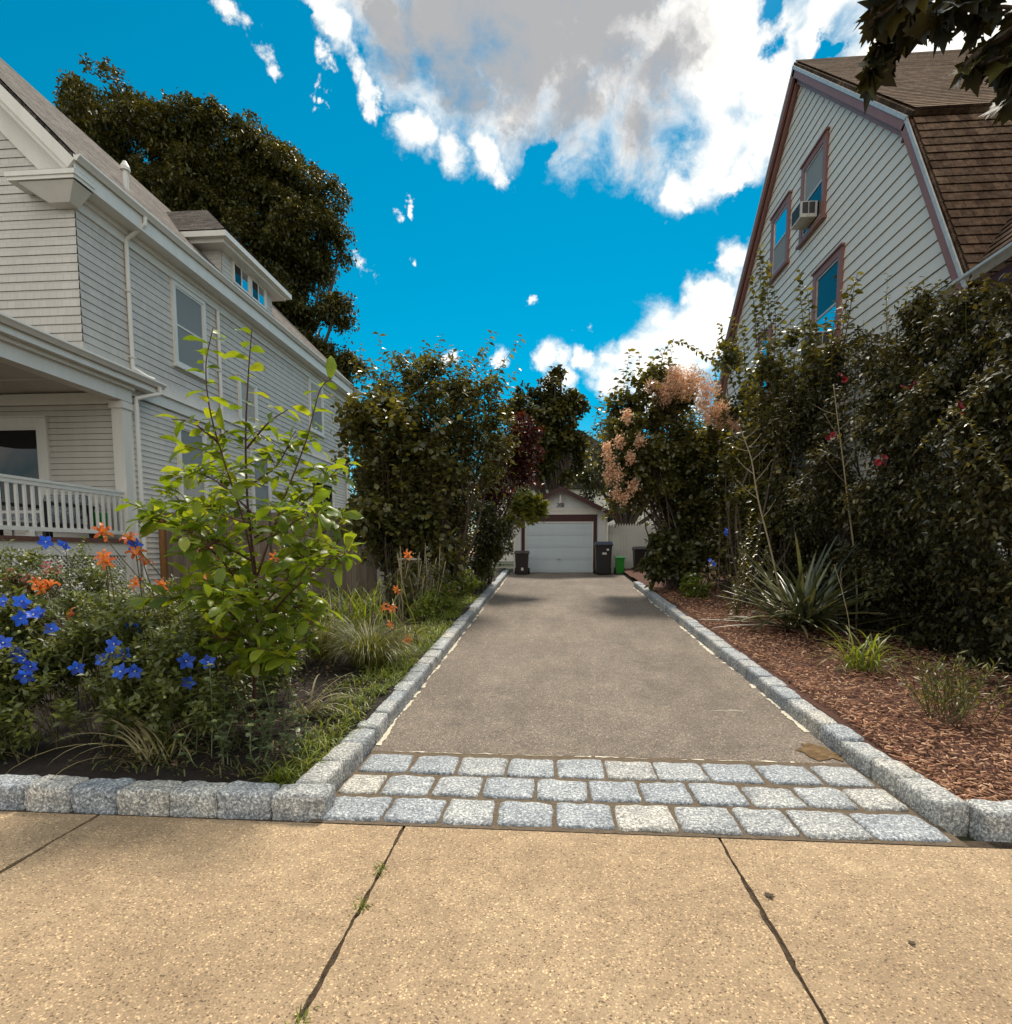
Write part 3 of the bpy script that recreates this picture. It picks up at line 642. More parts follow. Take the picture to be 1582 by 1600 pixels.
# ================================================================== building pieces
def wbx(mb, O, u, n, a0, a1, b0, b1, c0, c1, var=None):
    O, u, n = Vector(O), Vector(u), Vector(n); Z = Vector((0, 0, 1)); P = lambda a, b, c: O + u * a + Z * b + n * c
    mb.hexa([P(a0, b0, c0), P(a1, b0, c0), P(a1, b0, c1), P(a0, b0, c1), P(a0, b1, c0), P(a1, b1, c0), P(a1, b1, c1), P(a0, b1, c1)], var)
def window(parent, O, u, n, w, h, cas=.10, mat='trim', upper='screen', lower='screen', sashmat='trim', dbl=False, sill=True, depthc=.05):
    f = MB()
    wbx(f, O, u, n, 0, cas, 0, h, -.01, depthc); wbx(f, O, u, n, w - cas, w, 0, h, -.01, depthc)
    wbx(f, O, u, n, cas, w - cas, h - cas, h, -.01, depthc); wbx(f, O, u, n, cas, w - cas, 0, cas * .7, -.01, depthc)
    wbx(f, O, u, n, -.03, w + .03, h, h + .035, -.01, depthc + .03)
    if sill: wbx(f, O, u, n, -.04, w + .04, -.05, 0, -.01, depthc + .04)
    o = f.build('window', mat, parent, bevel=.004)
    s = MB(); g0, g1, z0, z1 = cas, w - cas, cas * .7, h - cas; m = .04; zm = (z0 + z1) / 2
    if not dbl:
        wbx(s, O, u, n, g0, g0 + m, z0, z1, 0, .028); wbx(s, O, u, n, g1 - m, g1, z0, z1, 0, .028)
        for z in (z0, zm - m / 2, z1 - m): wbx(s, O, u, n, g0 + m, g1 - m, z, z + m, 0, .03)
        pan = [(g0 + m, g1 - m, z0 + m, zm - m / 2, lower), (g0 + m, g1 - m, zm + m / 2, z1 - m, upper)]
    else:
        gm = (g0 + g1) / 2
        for a in (g0, gm - m / 2, g1 - m): wbx(s, O, u, n, a, a + m, z0, z1, 0, .028)
        for z in (z0, z1 - m): wbx(s, O, u, n, g0 + m, g1 - m, z, z + m, .001, .026)
        pan = [(g0 + m, gm - m / 2, z0 + m, z1 - m, lower), (gm + m / 2, g1 - m, z0 + m, z1 - m, upper)]
    s.build('sash', sashmat, o, bevel=.003)
    for a0, a1, b0, b1, mt in pan:
        p = MB(); wbx(p, O, u, n, a0 - .004, a1 + .004, b0 - .004, b1 + .004, .004, .014); p.build('pane', mt, o)
    return o
def slab(mb, p, q, r, s, t):
    """roof slab: upper face p,q,r,s (eave start, eave end, ridge end, ridge start), thickness t downward; UV in metres"""
    p, q, r, s = map(Vector, (p, q, r, s)); n = (q - p).cross(s - p).normalized(); lu = (q - p).length; lv = (s - p).length
    mb.face([p, q, r, s], [(0, 0), (lu, 0), (lu, lv), (0, lv)])
    P = [v - n * t for v in (p, q, r, s)]; mb.face(P[::-1])
    for i in range(4):
        j = (i + 1) % 4; a = (p, q, r, s)
        mb.face([a[j], a[i], P[i], P[j]])
def roofcourses(mb, p, q, r, s, exp, thick, gap=.0):
    p, q, r, s = map(Vector, (p, q, r, s)); u = (q - p).normalized(); lu = (q - p).length; v = (s - p); v = v - u * v.dot(u); lv = v.length; v.normalize(); n = u.cross(v).normalized()
    b0 = (s - p).dot(u); b1 = (r - p).dot(u)
    lap(mb, p + n * .022, u, v, n, 0, lv, exp, lambda t: (b0 * t / lv, lu + (b1 - lu) * t / lv), thick, gap, .02)

# ================================================================== left house
LX = -8.7
lh = thing('house', 'grey shingled two-storey house with white trim, open porch and a dormer', 'house', (-12.9, 10.4, .3))
EX, EZ, RX, RZ, YA, YB = -8.28, 8.36, -12.9, 12.98, 10.0, 24.95     # eave edge, ridge, roof ends
mb = MB(); mb.box(-17.1, LX - .03, 11.335, 24.5, .1, 4.75); mb.box(-17.1, LX - .03, 10.455, 24.5, 4.75, 8.0)
mb.prism([(LX - .06, 10.456, 8.0), (-17.1, 10.456, 8.0), (RX, 10.456, RZ - .35)], (0, 14.0, 0)); mb.build('wall', 'clap_grey', lh)
mb = MB(); lap(mb, (LX, 0, 0), (0, 1, 0), (0, 0, 1), (1, 0, 0), 5.42, 7.85, .155, lambda v: (10.42, 24.5), .018, .007)
for k, (z, o) in enumerate(((5.02, .10), (5.15, .055), (5.28, .022))):   # flared foot of the shingles
    zz = z + .135; o2 = (.055, .022, .006)[k]
    mb.face([(LX + o, 10.42 - o, z), (LX + o, 24.5, z), (LX + o2, 24.5, zz), (LX + o2, 10.42 - o2, zz)], [(10.42, -1 + k * .155), (24.5, -1 + k * .155), (24.5, -.86 + k * .155), (10.42, -.86 + k * .155)])
    mb.face([(LX, 10.42, z), (LX, 24.5, z), (LX + o, 24.5, z), (LX + o, 10.42 - o, z)])
    mb.face([(-17.1, 10.42 - o, z), (LX + o, 10.42 - o, z), (LX + o2, 10.42 - o2, zz), (-17.1, 10.42 - o2, zz)], [(0, -1 + k * .155), (8.4, -1 + k * .155), (8.4, -.86 + k * .155), (0, -.86 + k * .155)])
    mb.face([(-17.1, 10.42, z), (LX, 10.42, z), (LX + o, 10.42 - o, z), (-17.1, 10.42 - o, z)])
def gab(v): return (max(-17.1, -17.1 + max(0, v - 7.7)), min(LX, LX - max(0, v - 8.15) * 1.0))
lap(mb, (0, 10.42, 0), (1, 0, 0), (0, 0, 1), (0, -1, 0), 5.42, 12.2, .155, gab, .018, .007)
mb.build('shingle_siding', 'shingle_grey', lh)
mb = MB(); lap(mb, (LX, 0, 0), (0, 1, 0), (0, 0, 1), (1, 0, 0), .35, 4.74, .115, lambda v: (11.44, 24.5), .015, .006)
lap(mb, (0, 11.3, 0), (1, 0, 0), (0, 0, 1), (0, -1, 0), 1.8, 4.5, .118, lambda v: (-16, -8.76), .016, .008); mb.build('clapboard_siding', 'clap_grey', lh)
# roof
mb = MB(); slab(mb, (EX, YA, EZ), (EX, YB, EZ), (RX, YB, RZ), (RX, YA, RZ), .06); slab(mb, (2 * RX - EX, YB, EZ), (2 * RX - EX, YA, EZ), (RX, YA, RZ), (RX, YB, RZ), .06)
roofcourses(mb, (EX - .0, YA + .01, EZ + .004), (EX, YB - .01, EZ + .004), (RX, YB - .01, RZ + .004), (RX, YA + .01, RZ + .004), .14, .002)
rf = mb.build('roof', 'roof_grey', lh)
mb = MB(); vb = at(196, 290, 14.0); zx = lambda x: EZ + (EX - x)
vx = -9.35; vy = 13.4
vp = atX(196, 275, -9.3); vy = float(vp[1])
mb.tube([(-9.3, vy, zx(-9.3) - .05), (-9.3, vy, zx(-9.3) + .42)], .055, 10); mb.tube([(-9.3, vy, zx(-9.3) + .40), (-9.3, vy, zx(-9.3) + .47), (-9.3, vy, zx(-9.3) + .60)], [.10, .10, .03], 10)
mb.build('vent_pipe', 'trim', rf, smooth=False)
# eaves: fascia, soffit, frieze, gutter
mb = MB(); mb.box(LX, EX - .02, YA, YB - .02, EZ - .36, EZ - .32); mb.box(EX - .045, EX - .02, YA, YB - .02, EZ - .32, EZ - .07); mb.box(LX + .0, LX + .05, 10.42, 24.5, EZ - .62, EZ - .36)
mb.box(LX + .05, LX + .11, 10.42, 24.5, EZ - .45, EZ - .36)
mb.build('eaves_cornice', 'trim', lh, bevel=.006)
def gutter(parent, x, ya, yb, z, s=1, name='gutter', mat='trim'):
    mb = MB(); pr = [(0, 0), (0, -.10), (.05 * s, -.115), (.085 * s, -.07), (.12 * s, -.035), (.12 * s, 0), (.105 * s, 0), (.105 * s, -.02), (.01 * s, -.02)]
    mb.prism([(x + a, ya, z + b) for a, b in pr], (0, yb - ya, 0)); return mb.build(name, mat, parent)
gutter(lh, EX - .018, YA - .02, YB, EZ + .03)
# rake trim at the front gable and the cornice return
mb = MB(); dv = Vector((RX - EX, 0, RZ - EZ)); L_ = dv.length
for s_, xx in ((1, EX), (-1, 2 * RX - EX)):
    a = Vector((xx, YA + .02, EZ - .09)); b = Vector((RX, YA + .02, RZ - .09)); nn = Vector((0, 1, 0))
    d = (b - a).normalized(); up = Vector((0, -1, 0)).cross(d) * -s_
    def board(o0, o1, y0, y1):
        p = [a - up * o0, b - up * o0, b - up * o1, a - up * o1]; mb.prism([(q.x, y0, q.z) for q in p], (0, y1 - y0, 0))
    board(-.02, .16, YA - .05, YA + .0); board(.05, .20, YA + .003, YA + .08); board(.20, .24, YA + .003, YA + .38); board(.24, .62, YA + .34, YA + .412)
    board(.24, .31, YA + .28, YA + .338)
mb.build('rake_board', 'trim', lh)
mb = MB(); mb.box(-9.55, EX - .03, YA - .03, YA + .4, EZ - .36, EZ - .30); mb.box(-9.58, EX + .0, YA - .05, YA + .42, EZ - .30, EZ - .22)
mb.hexa([(-9.58, YA - .05, EZ - .215), (EX, YA - .05, EZ - .215), (EX, YA + .42, EZ - .215), (-9.58, YA + .42, EZ - .215), (-9.4, YA + .3, EZ - .08), (EX - .1, YA + .3, EZ - .08), (EX - .1, YA + .41, EZ - .08), (-9.4, YA + .41, EZ - .08)])
mb.hexa([(-9.0, YA + .2, EZ - .62), (LX + .09, YA + .2, EZ - .62), (LX + .09, YA + .41, EZ - .62), (-9.0, YA + .41, EZ - .62), (-9.4, YA - .0, EZ - .37), (EX - .06, YA, EZ - .37), (EX - .06, YA + .41, EZ - .37), (-9.4, YA + .41, EZ - .37)])
mb.build('cornice_return', 'trim', lh)
mb = MB(); mb.box(LX - .0, LX + .06, 11.48, 24.5, 4.74, 4.98); mb.box(LX, LX + .115, 11.48, 24.52, 4.98, 5.015); mb.build('belt_board', 'trim', lh, bevel=.005)
mb = MB(); mb.box(LX + .0, LX + .035, 24.36, 24.53, .3, 7.74); mb.build('corner_board', 'trim', lh)
# downspouts
for y, z0, z1, elb in ((11.62, 5.2, 8.05, True), (14.84, .7, 7.72, False), (24.1, .7, 7.7, False)):
    mb = MB(); pts = [(LX + .06, y, z0), (LX + .06, y, z1 - .25)]
    if elb: pts += [(LX + .07, y, z1 - .22), (EX + .02, y + .06, z1 + .08), (EX + .03, y + .06, z1 + .22)]
    else: pts += [(LX + .06, y, z1)]
    mb.tube(pts, .043, 8)
    for z in np.arange(z0 + .3, z1 - .4, 1.3): mb.box(LX + .01, LX + .11, y - .06, y + .06, z, z + .03)
    mb.build('downspout', 'trim', lh)
# windows of the side wall
S = ((0, 1, 0), (1, 0, 0))
def lw(y0, y1, z0, z1, **k): return window(lh, (LX + .018, y0, z0), *S, y1 - y0, z1 - z0, **k)
lw(13.03, 14.30, 5.83, 7.72); lw(15.75, 16.75, 5.15, 6.4, upper='blind', lower='blind'); lw(20.5, 21.75, 5.9, 7.72, upper='blind', lower='screen')
lw(12.98, 14.1, 2.62, 4.52, upper='screen', lower='blind'); lw(16.3, 17.4, 2.62, 4.52); lw(20.4, 22.6, 2.9, 4.25, dbl=True, upper='glass', lower='glass')
# dormer
DX = -8.92; d = MB(); d.prism([(DX, 15.6, 8.9), (DX, 15.6, 9.85), (-9.9, 15.6, 9.85)], (0, 2.8, 0)); dm = d.build('dormer', 'clap_grey', lh)
d = MB(); lap(d, (DX + .003, 0, 0), (0, 1, 0), (0, 0, 1), (1, 0, 0), 9.0, 9.72, .13, lambda v: (15.6, 18.4), .014)
lap(d, (0, 15.598, 0), (1, 0, 0), (0, 0, 1), (0, -1, 0), 9.0, 9.72, .13, lambda v: (min(DX - .02, -8.28 - (v - 8.36) - .1), DX), .014)
d.build('dormer_siding', 'shingle_grey', dm)
ez, ex0, y0, y1, pz = 9.86, -8.5, 15.1, 18.9, 11.45; rx = ex0 - (pz - ez); ymid = 17.0
d = MB(); bx = -8.28 - (ez - 8.36); bpz = -8.28 - (pz - 8.36)
d.face([(ex0, y0, ez), (ex0, y1, ez), (rx, ymid, pz)], [(0, 0), (3.8, 0), (1.9, 2.2)])
d.face([(bx - .1, y0, ez), (ex0, y0, ez), (rx, ymid, pz), (bpz - .1, ymid, pz)], [(0, 0), (1.5, 0), (3, 2.2), (1.5, 2.2)])
d.face([(ex0, y1, ez), (bx - .1, y1, ez), (bpz - .1, ymid, pz), (rx, ymid, pz)], [(0, 0), (1.5, 0), (3, 2.2), (1.5, 2.2)])
roofcourses(d, (bx - .1, y0 + .0, ez), (ex0, y0, ez), (rx, ymid, pz), (bpz - .1, ymid, pz), .14, .014, .01); roofcourses(d, (ex0, y0, ez), (ex0, y1, ez), (rx, ymid + .01, pz), (rx, ymid, pz), .14, .014, .01)
d.build('dormer_roof', 'roof_grey', dm)
d = MB(); d.box(bx - .1, ex0 + .02, y0 - .02, y1 + .02, ez - .15, ez - .012); d.box(bx - .1, ex0 - .12, y0 + .12, y1 - .12, ez - .24, ez - .15); d.build('dormer_cornice', 'trim', dm, bevel=.006)
for ya_ in (16.1, 17.05): window(dm, (DX + .012, ya_, 9.0), *S, .92, .66, cas=.06, dbl=True, upper='glassblue', lower='glass', sill=False)
# porch
mb = MB(); gx, gzz = -8.38, 5.08
slab(mb, (gx, 5.2, gzz), (gx, 12.02, gzz), (gx - 1.6, 12.02, gzz + .55), (gx - 1.6, 5.2, gzz + .55), .05); mb.face([(gx - 1.6, 5.2, gzz + .55), (gx - 1.6, 10.4, gzz + .55), (-17.1, 10.4, gzz + .55), (-17.1, 5.2, gzz + .55)])
mb.build('porch_roof', 'roof_grey', lh); gutter(lh, gx, 5.2, 12.12, gzz + .02, name='porch_gutter')
mb = MB(); mb.box(-8.62, gx, 5.2, 12.0, 4.87, 4.93); mb.box(gx - .03, gx - .003, 5.2, 12.0, 4.93, 5.03); mb.box(-8.84, -8.58, 5.2, 11.46, 4.55, 4.87); mb.box(-8.6, -8.50, 5.2, 11.46, 4.80, 4.868)
mb.box(-16, -8.85, 11.24, 11.285, 4.5, 4.72); mb.build('porch_beam', 'trim', lh, bevel=.006)
mb = MB(); mb.box(-17, -8.845, 5.2, 11.28, 4.78, 4.84); mb.build('porch_ceiling', 'clap_grey', lh)
mb = MB(); mb.box(-8.84, -8.60, 11.2, 11.47, .35, 4.55); mb.box(-8.87, -8.57, 11.17, 11.49, 4.4, 4.53); mb.build('porch_post', 'trim', lh, bevel=.008)
mb = MB(); mb.tube([(gx + .06, 11.95, gzz - .08), (gx + .06, 11.95, gzz - .22), (-8.53, 11.52, gzz - .42), (-8.53, 11.52, gzz - .6), (-8.53, 11.52, .5)], .045, 8); mb.build('downspout', 'trim', lh)
mb = MB(); mb.tube([(LX + .06, 11.62, 5.3), (-8.45, 11.75, 5.16), (gx + .03, 11.85, 5.12)], .043, 8); mb.build('downspout', 'trim', lh)
mb = MB(); mb.box(-17, -8.52, 5.2, 11.3, 1.70, 1.775); mb.build('porch_floor', 'redstem', lh)
mb = MB(); mb.box(-8.62, -8.57, 5.2, 11.2, 1.45, 1.70); mb.build('deck_fascia', 'trim', lh)
ral = MB(); ral.box(-8.745, -8.655, 5.2, 11.2, 2.70, 2.745); ral.box(-8.73, -8.67, 5.2, 11.2, 2.63, 2.70); ral.box(-8.735, -8.665, 5.2, 11.2, 1.87, 1.94); ral.box(-8.74, -8.66, 9.0, 9.09, 1.775, 1.87)
ral = ral.build('railing', 'trim', lh, bevel=.004)
for k in range(38):
    b = MB(); y = 11.12 - .152 * k; b.box(-8.72, -8.68, y - .02, y + .02, 1.94, 2.63); b.build('baluster', 'trim', ral)
mb = MB(); s_ = .062
for k in range(int(6.0 / s_) + 20):      # diagonal lattice, two layers of slats
    for sgn, xo in ((1, -8.60), (-1, -8.585)):
        ya_ = 5.3 + k * s_ * 1.41 - (1.0 if sgn > 0 else 0)
        za, zb = .42, 1.43; yb_ = ya_ + sgn * (zb - za) if sgn > 0 else ya_ - (zb - za)
        p, q = [ya_, za], [yb_, zb]
        for lo in (5.3,):
            if min(p[1], q[1]) > 9: continue
        def clip(p, q):
            (a, b), (c, e) = p, q; hi = 11.05
            if a > hi and c > hi: return None
            if c > hi: t = (hi - a) / (c - a); c, e = hi, b + (e - b) * t
            if a > hi: t = (hi - c) / (a - c); a, b = hi, e + (b - e) * t
            return (a, b), (c, e)
        r = clip(p, q)
        if r and abs(r[0][0] - r[1][0]) > .03: mb.bar((xo, *r[0]), (xo, *r[1]), .012, .030, up=(1, 0, 0)) if False else mb.bar((xo, *r[0]), (xo, *r[1]), .030, .010, up=(1, 0, 0))
mb.box(-8.63, -8.57, 5.2, 11.1, .36, .44); mb.box(-8.63, -8.568, 11.05, 11.2, .4, 1.45); mb.build('lattice_panel', 'trim', lh)
mb = MB(); mb.box(-8.9, -8.75, 5.2, 11.2, .2, 1.68); mb.build('crawl_space_shade', 'tile', lh)  # solid dark box stands in for the shade behind the lattice
o = window(lh, (-12.6, 11.282, 2.2), (1, 0, 0), (0, -1, 0), 2.3, 2.05, cas=.2, upper='glass', lower='glass', sashmat='trim', dbl=True)
# things on the porch
pc = thing('porch_armchair', 'low armchair with grey patterned cushions behind the porch railing', 'armchair', (-9.35, 10.0, 1.775))
mb = MB(); mb.box(-9.75, -9.0, 9.6, 10.5, 2.05, 2.2); mb.build('seat_cushion', 'cushion', pc, bevel=.04)
mb = MB(); mb.hexa([(-9.8, 10.4, 2.15), (-9.0, 10.4, 2.15), (-9.0, 10.6, 2.15), (-9.8, 10.6, 2.15), (-9.8, 10.55, 2.62), (-9.0, 10.55, 2.62), (-9.0, 10.75, 2.6), (-9.8, 10.75, 2.6)]); mb.build('back_cushion', 'cushion', pc, bevel=.04)
for xx in (-9.85, -8.98):
    mb = MB(); mb.box(xx, xx + .08, 9.55, 10.7, 2.35, 2.41); mb.box(xx + .01, xx + .07, 9.57, 9.64, 1.775, 2.35); mb.box(xx + .01, xx + .07, 10.6, 10.67, 1.775, 2.35); mb.build('armrest', 'black', pc, bevel=.01)
mb = MB(); mb.box(-9.77, -8.98, 9.6, 10.6, 1.98, 2.05); mb.build('seat_frame', 'black', pc)
pb = thing('porch_bench', 'low white slatted bench on the porch left of the armchair', 'bench', (-9.1, 9.0, 1.775))
mb = MB()
for k in range(5): mb.box(-9.4 + k * .1, -9.32 + k * .1, 8.4, 9.45, 2.02, 2.045)
mb.build('seat', 'trim', pb)
for xx in (-9.38, -8.95):
    for yy in (8.45, 9.35):
        mb = MB(); mb.box(xx, xx + .05, yy, yy + .05, 1.775, 2.02); mb.build('leg', 'trim', pb)
gb = thing('garden_tub', 'bright green plastic tub standing behind the last balusters of the porch', 'tub', (-9.0, 10.95, 1.775))
mb = MB(); mb.tube([(-8.95, 10.85, 1.776), (-8.95, 10.85, 1.8), (-8.95, 10.85, 2.25), (-8.95, 10.85, 2.29)], [.10, .11, .15, .165], 16); mb.build('body', 'green', gb, smooth=True)
mb = MB(); mb.tube([(-8.95, 10.71, 2.27), (-8.95, 10.76, 2.4), (-8.95, 10.85, 2.45), (-8.95, 10.94, 2.4), (-8.95, 10.99, 2.27)], .012, 6); mb.build('handle', 'l_lime', gb)

# ================================================================== wooden fence beside the left house
fn = thing('wooden_fence', 'weathered vertical board fence running from the grey house behind the bushes', 'fence', (-6.4, 12.1, .4))
mb = MB(); x = -8.45
while x < -3.9:
    w = random.uniform(.11, .14); zt = 2.38 + random.uniform(-.012, .012); mb.box(x, x + w - .006, 12.12 + random.uniform(-.004, .004), 12.14, .48, zt); x += w
mb.build('board_panel', 'fence', fn)
for x, mt in ((-8.58, 'fencepost'), (-6.2, 'fence'), (-3.88, 'fence')):
    mb = MB(); mb.box(x, x + .13, 12.05, 12.18, .3, 2.46); mb.build('post', mt, fn, bevel=.01)
mb = MB(); mb.box(-8.45, -3.9, 12.145, 12.19, .75, .84); mb.box(-8.45, -3.9, 12.145, 12.19, 2.0, 2.09); mb.build('rail', 'fence', fn)

# ================================================================== right house
XR = 5.3
rh = thing('gambrel_house', 'tall pale house with a steep gambrel roof and mauve brown trim', 'house', (9.5, 13.75, .3))
PY, PZ, BR, BZ, ER, EZ2 = 13.75, 11.93, 4.38, 7.84, 5.81, 5.0
prof = [(PY - ER, EZ2), (PY - BR, BZ), (PY, PZ), (PY + BR, BZ), (PY + ER, EZ2)]
mb = MB(); mb.prism([(XR + .04, PY - ER + .1, .1)] + [(XR + .04, y + (.12 if y < PY else -.12 if y > PY else 0), z - .14) for y, z in prof] + [(XR + .04, PY + ER - .1, .1)], (10.5, 0, 0)); mb.build('wall', 'vinyl', rh)
def gamb(v):
    if v < EZ2: return (PY - ER + .1, PY + ER - .1)
    if v < BZ: t = ER - (v - EZ2) / (BZ - EZ2) * (ER - BR)
    else: t = BR * (1 - (v - BZ) / (PZ - BZ))
    return (PY - t + .06, PY + t - .06)
mb = MB(); lap(mb, (XR, 0, 0), (0, 1, 0), (0, 0, 1), (-1, 0, 0), .4, 11.8, .208, gamb, .022, .012, .03); 
# the near and far edges run opposite to the outward normal: flip so that faces look outward
mb.f = [f[::-1] for f in mb.f]; mb.uv = sum([mb.uv[i:i + 4][::-1] for i in range(0, len(mb.uv), 4)], [])
mb.build('siding', 'vinyl', rh)
OX = XR - .17
mb = MB(); X2 = 15.5; e = .08
def gp(y, z, x): return (x, y, z)
lo = Vector((0, prof[1][0] - prof[0][0], prof[1][1] - prof[0][1])).normalized(); fy, fz_ = prof[0][0] - .10, prof[0][1] - .20
rl = MB(); slab(rl, (OX, PY - ER - .1, EZ2 - .2), (X2, PY - ER - .1, EZ2 - .2), (X2, PY - BR, BZ), (OX, PY - BR, BZ), .06)
rl2 = MB(); slab(rl2, (X2, PY + ER + .1, EZ2 - .2), (OX, PY + ER + .1, EZ2 - .2), (OX, PY + BR, BZ), (X2, PY + BR, BZ), .06); rl2.build('lower_roof', 'roof_shake', rh)
roofcourses(rl, (OX + .02, PY - ER - .1, EZ2 - .2), (X2, PY - ER - .1, EZ2 - .2), (X2, PY - BR, BZ), (OX + .02, PY - BR, BZ), .165, .018, .009)
rl.build('lower_roof', 'roof_shake', rh)
ru = MB(); slab(ru, (OX - .01, PY - BR - .12, BZ - .03), (X2, PY - BR - .12, BZ - .03), (X2, PY, PZ + .06), (OX - .01, PY, PZ + .06), .06)
slab(ru, (X2, PY + BR + .12, BZ - .03), (OX - .01, PY + BR + .12, BZ - .03), (OX - .01, PY, PZ + .06), (X2, PY, PZ + .06), .06)
roofcourses(ru, (OX + .01, PY - BR - .12, BZ - .02), (X2, PY - BR - .12, BZ - .02), (X2, PY, PZ + .066), (OX + .01, PY, PZ + .066), .13, .010, .005)
ru.build('upper_roof', 'roof_brown', rh)
for sgn in (-1, 1):
    mb = MB(); ms = MB()
    segs = [((PY + sgn * (ER + .08), EZ2 - .22), (PY + sgn * BR, BZ - .03), 1), ((PY + sgn * (BR + .02), BZ - .03), (PY, PZ + .0), 0)]
    for (ya, za), (yb, zb), k in segs:
        a, b = Vector((0, ya, za)), Vector((0, yb, zb)); d_ = (b - a).normalized(); nn = Vector((0, -d_.z, d_.y)) * (1 if sgn < 0 else -1)
        if nn.z < 0: nn = -nn
        def bd(o0, o1, x0, x1, m): m.prism([(x0, *(p - nn * o).yz) for p, o in ((a, o0), (b, o0), (b, o1), (a, o1))], (x1 - x0, 0, 0))
        bd(.06, .175, OX - .02, OX + .03, mb); bd(.17, .27, OX + .06, OX + .10, mb); bd(.06, .10, OX + .031, XR + .02, mb); bd(.20, .24, OX + .101, XR + .01, mb)
        bd(-.0, .055, OX - .035, OX - .012, ms)
    yk, zk = PY + sgn * BR, BZ
    mb.prism([(OX - .018, yk - sgn * .02, zk - .07), (OX - .018, yk - sgn * .02 + .12 * -sgn, zk - .30), (OX - .018, yk + .06 * sgn, zk - .12)], (.046, 0, 0))
    mb.build('rake_board', 'rake', rh); ms.build('drip_edge', 'alu', rh)
def rw(y0, y1, z0, z1, **k): return window(rh, (XR - .015, y1, z0), (0, -1, 0), (-1, 0, 0), y1 - y0, z1 - z0, cas=.13, mat='rake', sashmat='alu', **k)
rw(12.28, 13.42, 8.05, 9.62, upper='screen', lower='glass'); rw(14.03, 15.1, 8.05, 9.5, upper='glassblue', lower='screen'); rw(11.45, 12.62, 5.25, 7.08, upper='glass', lower='glassblue'); rw(14.9, 15.75, 5.2, 6.95, upper='glassblue', lower='glassblue')
rw(11.4, 12.5, 2.2, 3.9, upper='glass', lower='glass')
# front porch of the right house: hipped roof with a gutter facing the drive
mb = MB(); slab(mb, (XR - .1, 8.6, 4.93), (XR - .1, 3.5, 4.93), (XR + 1.9, 3.5, 7.4), (XR + 1.9, 10.6, 7.4), .06); roofcourses(mb, (XR - .1, 8.6, 4.94), (XR - .1, 3.5, 4.94), (XR + 1.9, 3.5, 7.41), (XR + 1.9, 10.6, 7.41), .165, .018, .009); mb.build('porch_roof', 'roof_shake', rh)
gutter(rh, XR - .1, 3.5, 8.45, 4.95, -1, 'porch_gutter', 'alu')
mb = MB(); mb.box(XR - .08, XR + .3, 3.5, 8.4, 4.62, 4.80); mb.box(XR + .3, 9, 3.5, 8.0, 4.72, 4.78); mb.build('porch_beam', 'maroon', rh)
mb = MB(); mb.box(XR + .02, XR + .24, 5.9, 6.1, 1.2, 4.62); mb.build('porch_post', 'trim', rh)
mb = MB(); mb.box(XR + .02, 9, 3.5, 7.9, .2, 1.2); mb.build('porch_base', 'maroon', rh)
# window air conditioners
def aircon(y, z, w, label, ):
    t = thing('window_air_conditioner', label, 'air conditioner', (XR - .2, y, z), 'window air conditioners of the gambrel house')
    mb = MB(); mb.box(XR - .36, XR - .045, y - w / 2, y + w / 2, z, z + .30); mb.build('casing', 'acwhite', t, bevel=.015)
    mb = MB()
    for k in range(9): mb.box(XR - .37, XR - .359, y - w / 2 + .05, y + w / 2 - .05, z + .04 + k * .03, z + .055 + k * .03)
    mb.build('grille', 'acdark', t)
    mb = MB()
    for k in range(2): mb.box(XR - .33 + k * .13, XR - .22 + k * .13, y - w / 2 - .006, y - w / 2 + .002, z + .07, z + .28)
    mb.build('side_vent', 'acdark', t)
    return t
aircon(12.85, 8.22, .48, 'off-white window air conditioner in the upper mauve window nearest the ridge'); aircon(12.03, 5.38, .6, 'window air conditioner in the middle-floor window just above the bushes')

# ================================================================== garage, pale fence, bins, far house
GY = 18.95; ga = thing('garage', 'small white garage with a pale roll-up door and maroon roof edge', 'garage', (.27, GY, .85))
gl, gr, gp_, pk = -1.22, 1.78, .28, 3.62; ey = 2.78
mb = MB(); mb.prism([(gl, GY + .03, .6), (gr, GY + .03, .6), (gr, GY + .03, 2.86), (gp_, GY + .03, pk - .12), (gl, GY + .03, 2.86)], (0, 6, 0)); mb.build('wall', 'vinyl_w', ga)
mb = MB(); lap(mb, (0, GY + .02, 0), (1, 0, 0), (0, 0, 1), (0, -1, 0), .86, 2.86, .105, lambda v: (gl, -1.0), .012); lap(mb, (0, GY + .02, 0), (1, 0, 0), (0, 0, 1), (0, -1, 0), .86, 2.86, .105, lambda v: (1.48, gr), .012)
lap(mb, (0, GY + .02, 0), (1, 0, 0), (0, 0, 1), (0, -1, 0), 2.96, pk - .1, .105, lambda v: (gp_ - (pk - .1 - v) * 2.0, gp_ + (pk - .1 - v) * 2.0), .012); mb.build('siding', 'vinyl_w', ga)
mb = MB(); mb.box(gl - .02, gl + .10, GY - .01, GY + .02, .85, 2.86); mb.box(gr - .10, gr + .02, GY - .01, GY + .02, .85, 2.86); mb.box(gl, gr, GY - .02, GY + .02, 2.86, 2.95); mb.box(-1.0, 1.48, GY - .005, GY + .018, 2.74, 2.86); mb.build('corner_trim', 'trim', ga)
mb = MB(); mb.box(-.98, 1.46, GY - .025, GY + .015, 2.52, 2.74); mb.box(-.98, -.87, GY - .025, GY + .015, .86, 2.52); mb.box(1.35, 1.46, GY - .025, GY + .015, .86, 2.52); fr = mb.build('door_surround', 'maroon', ga)
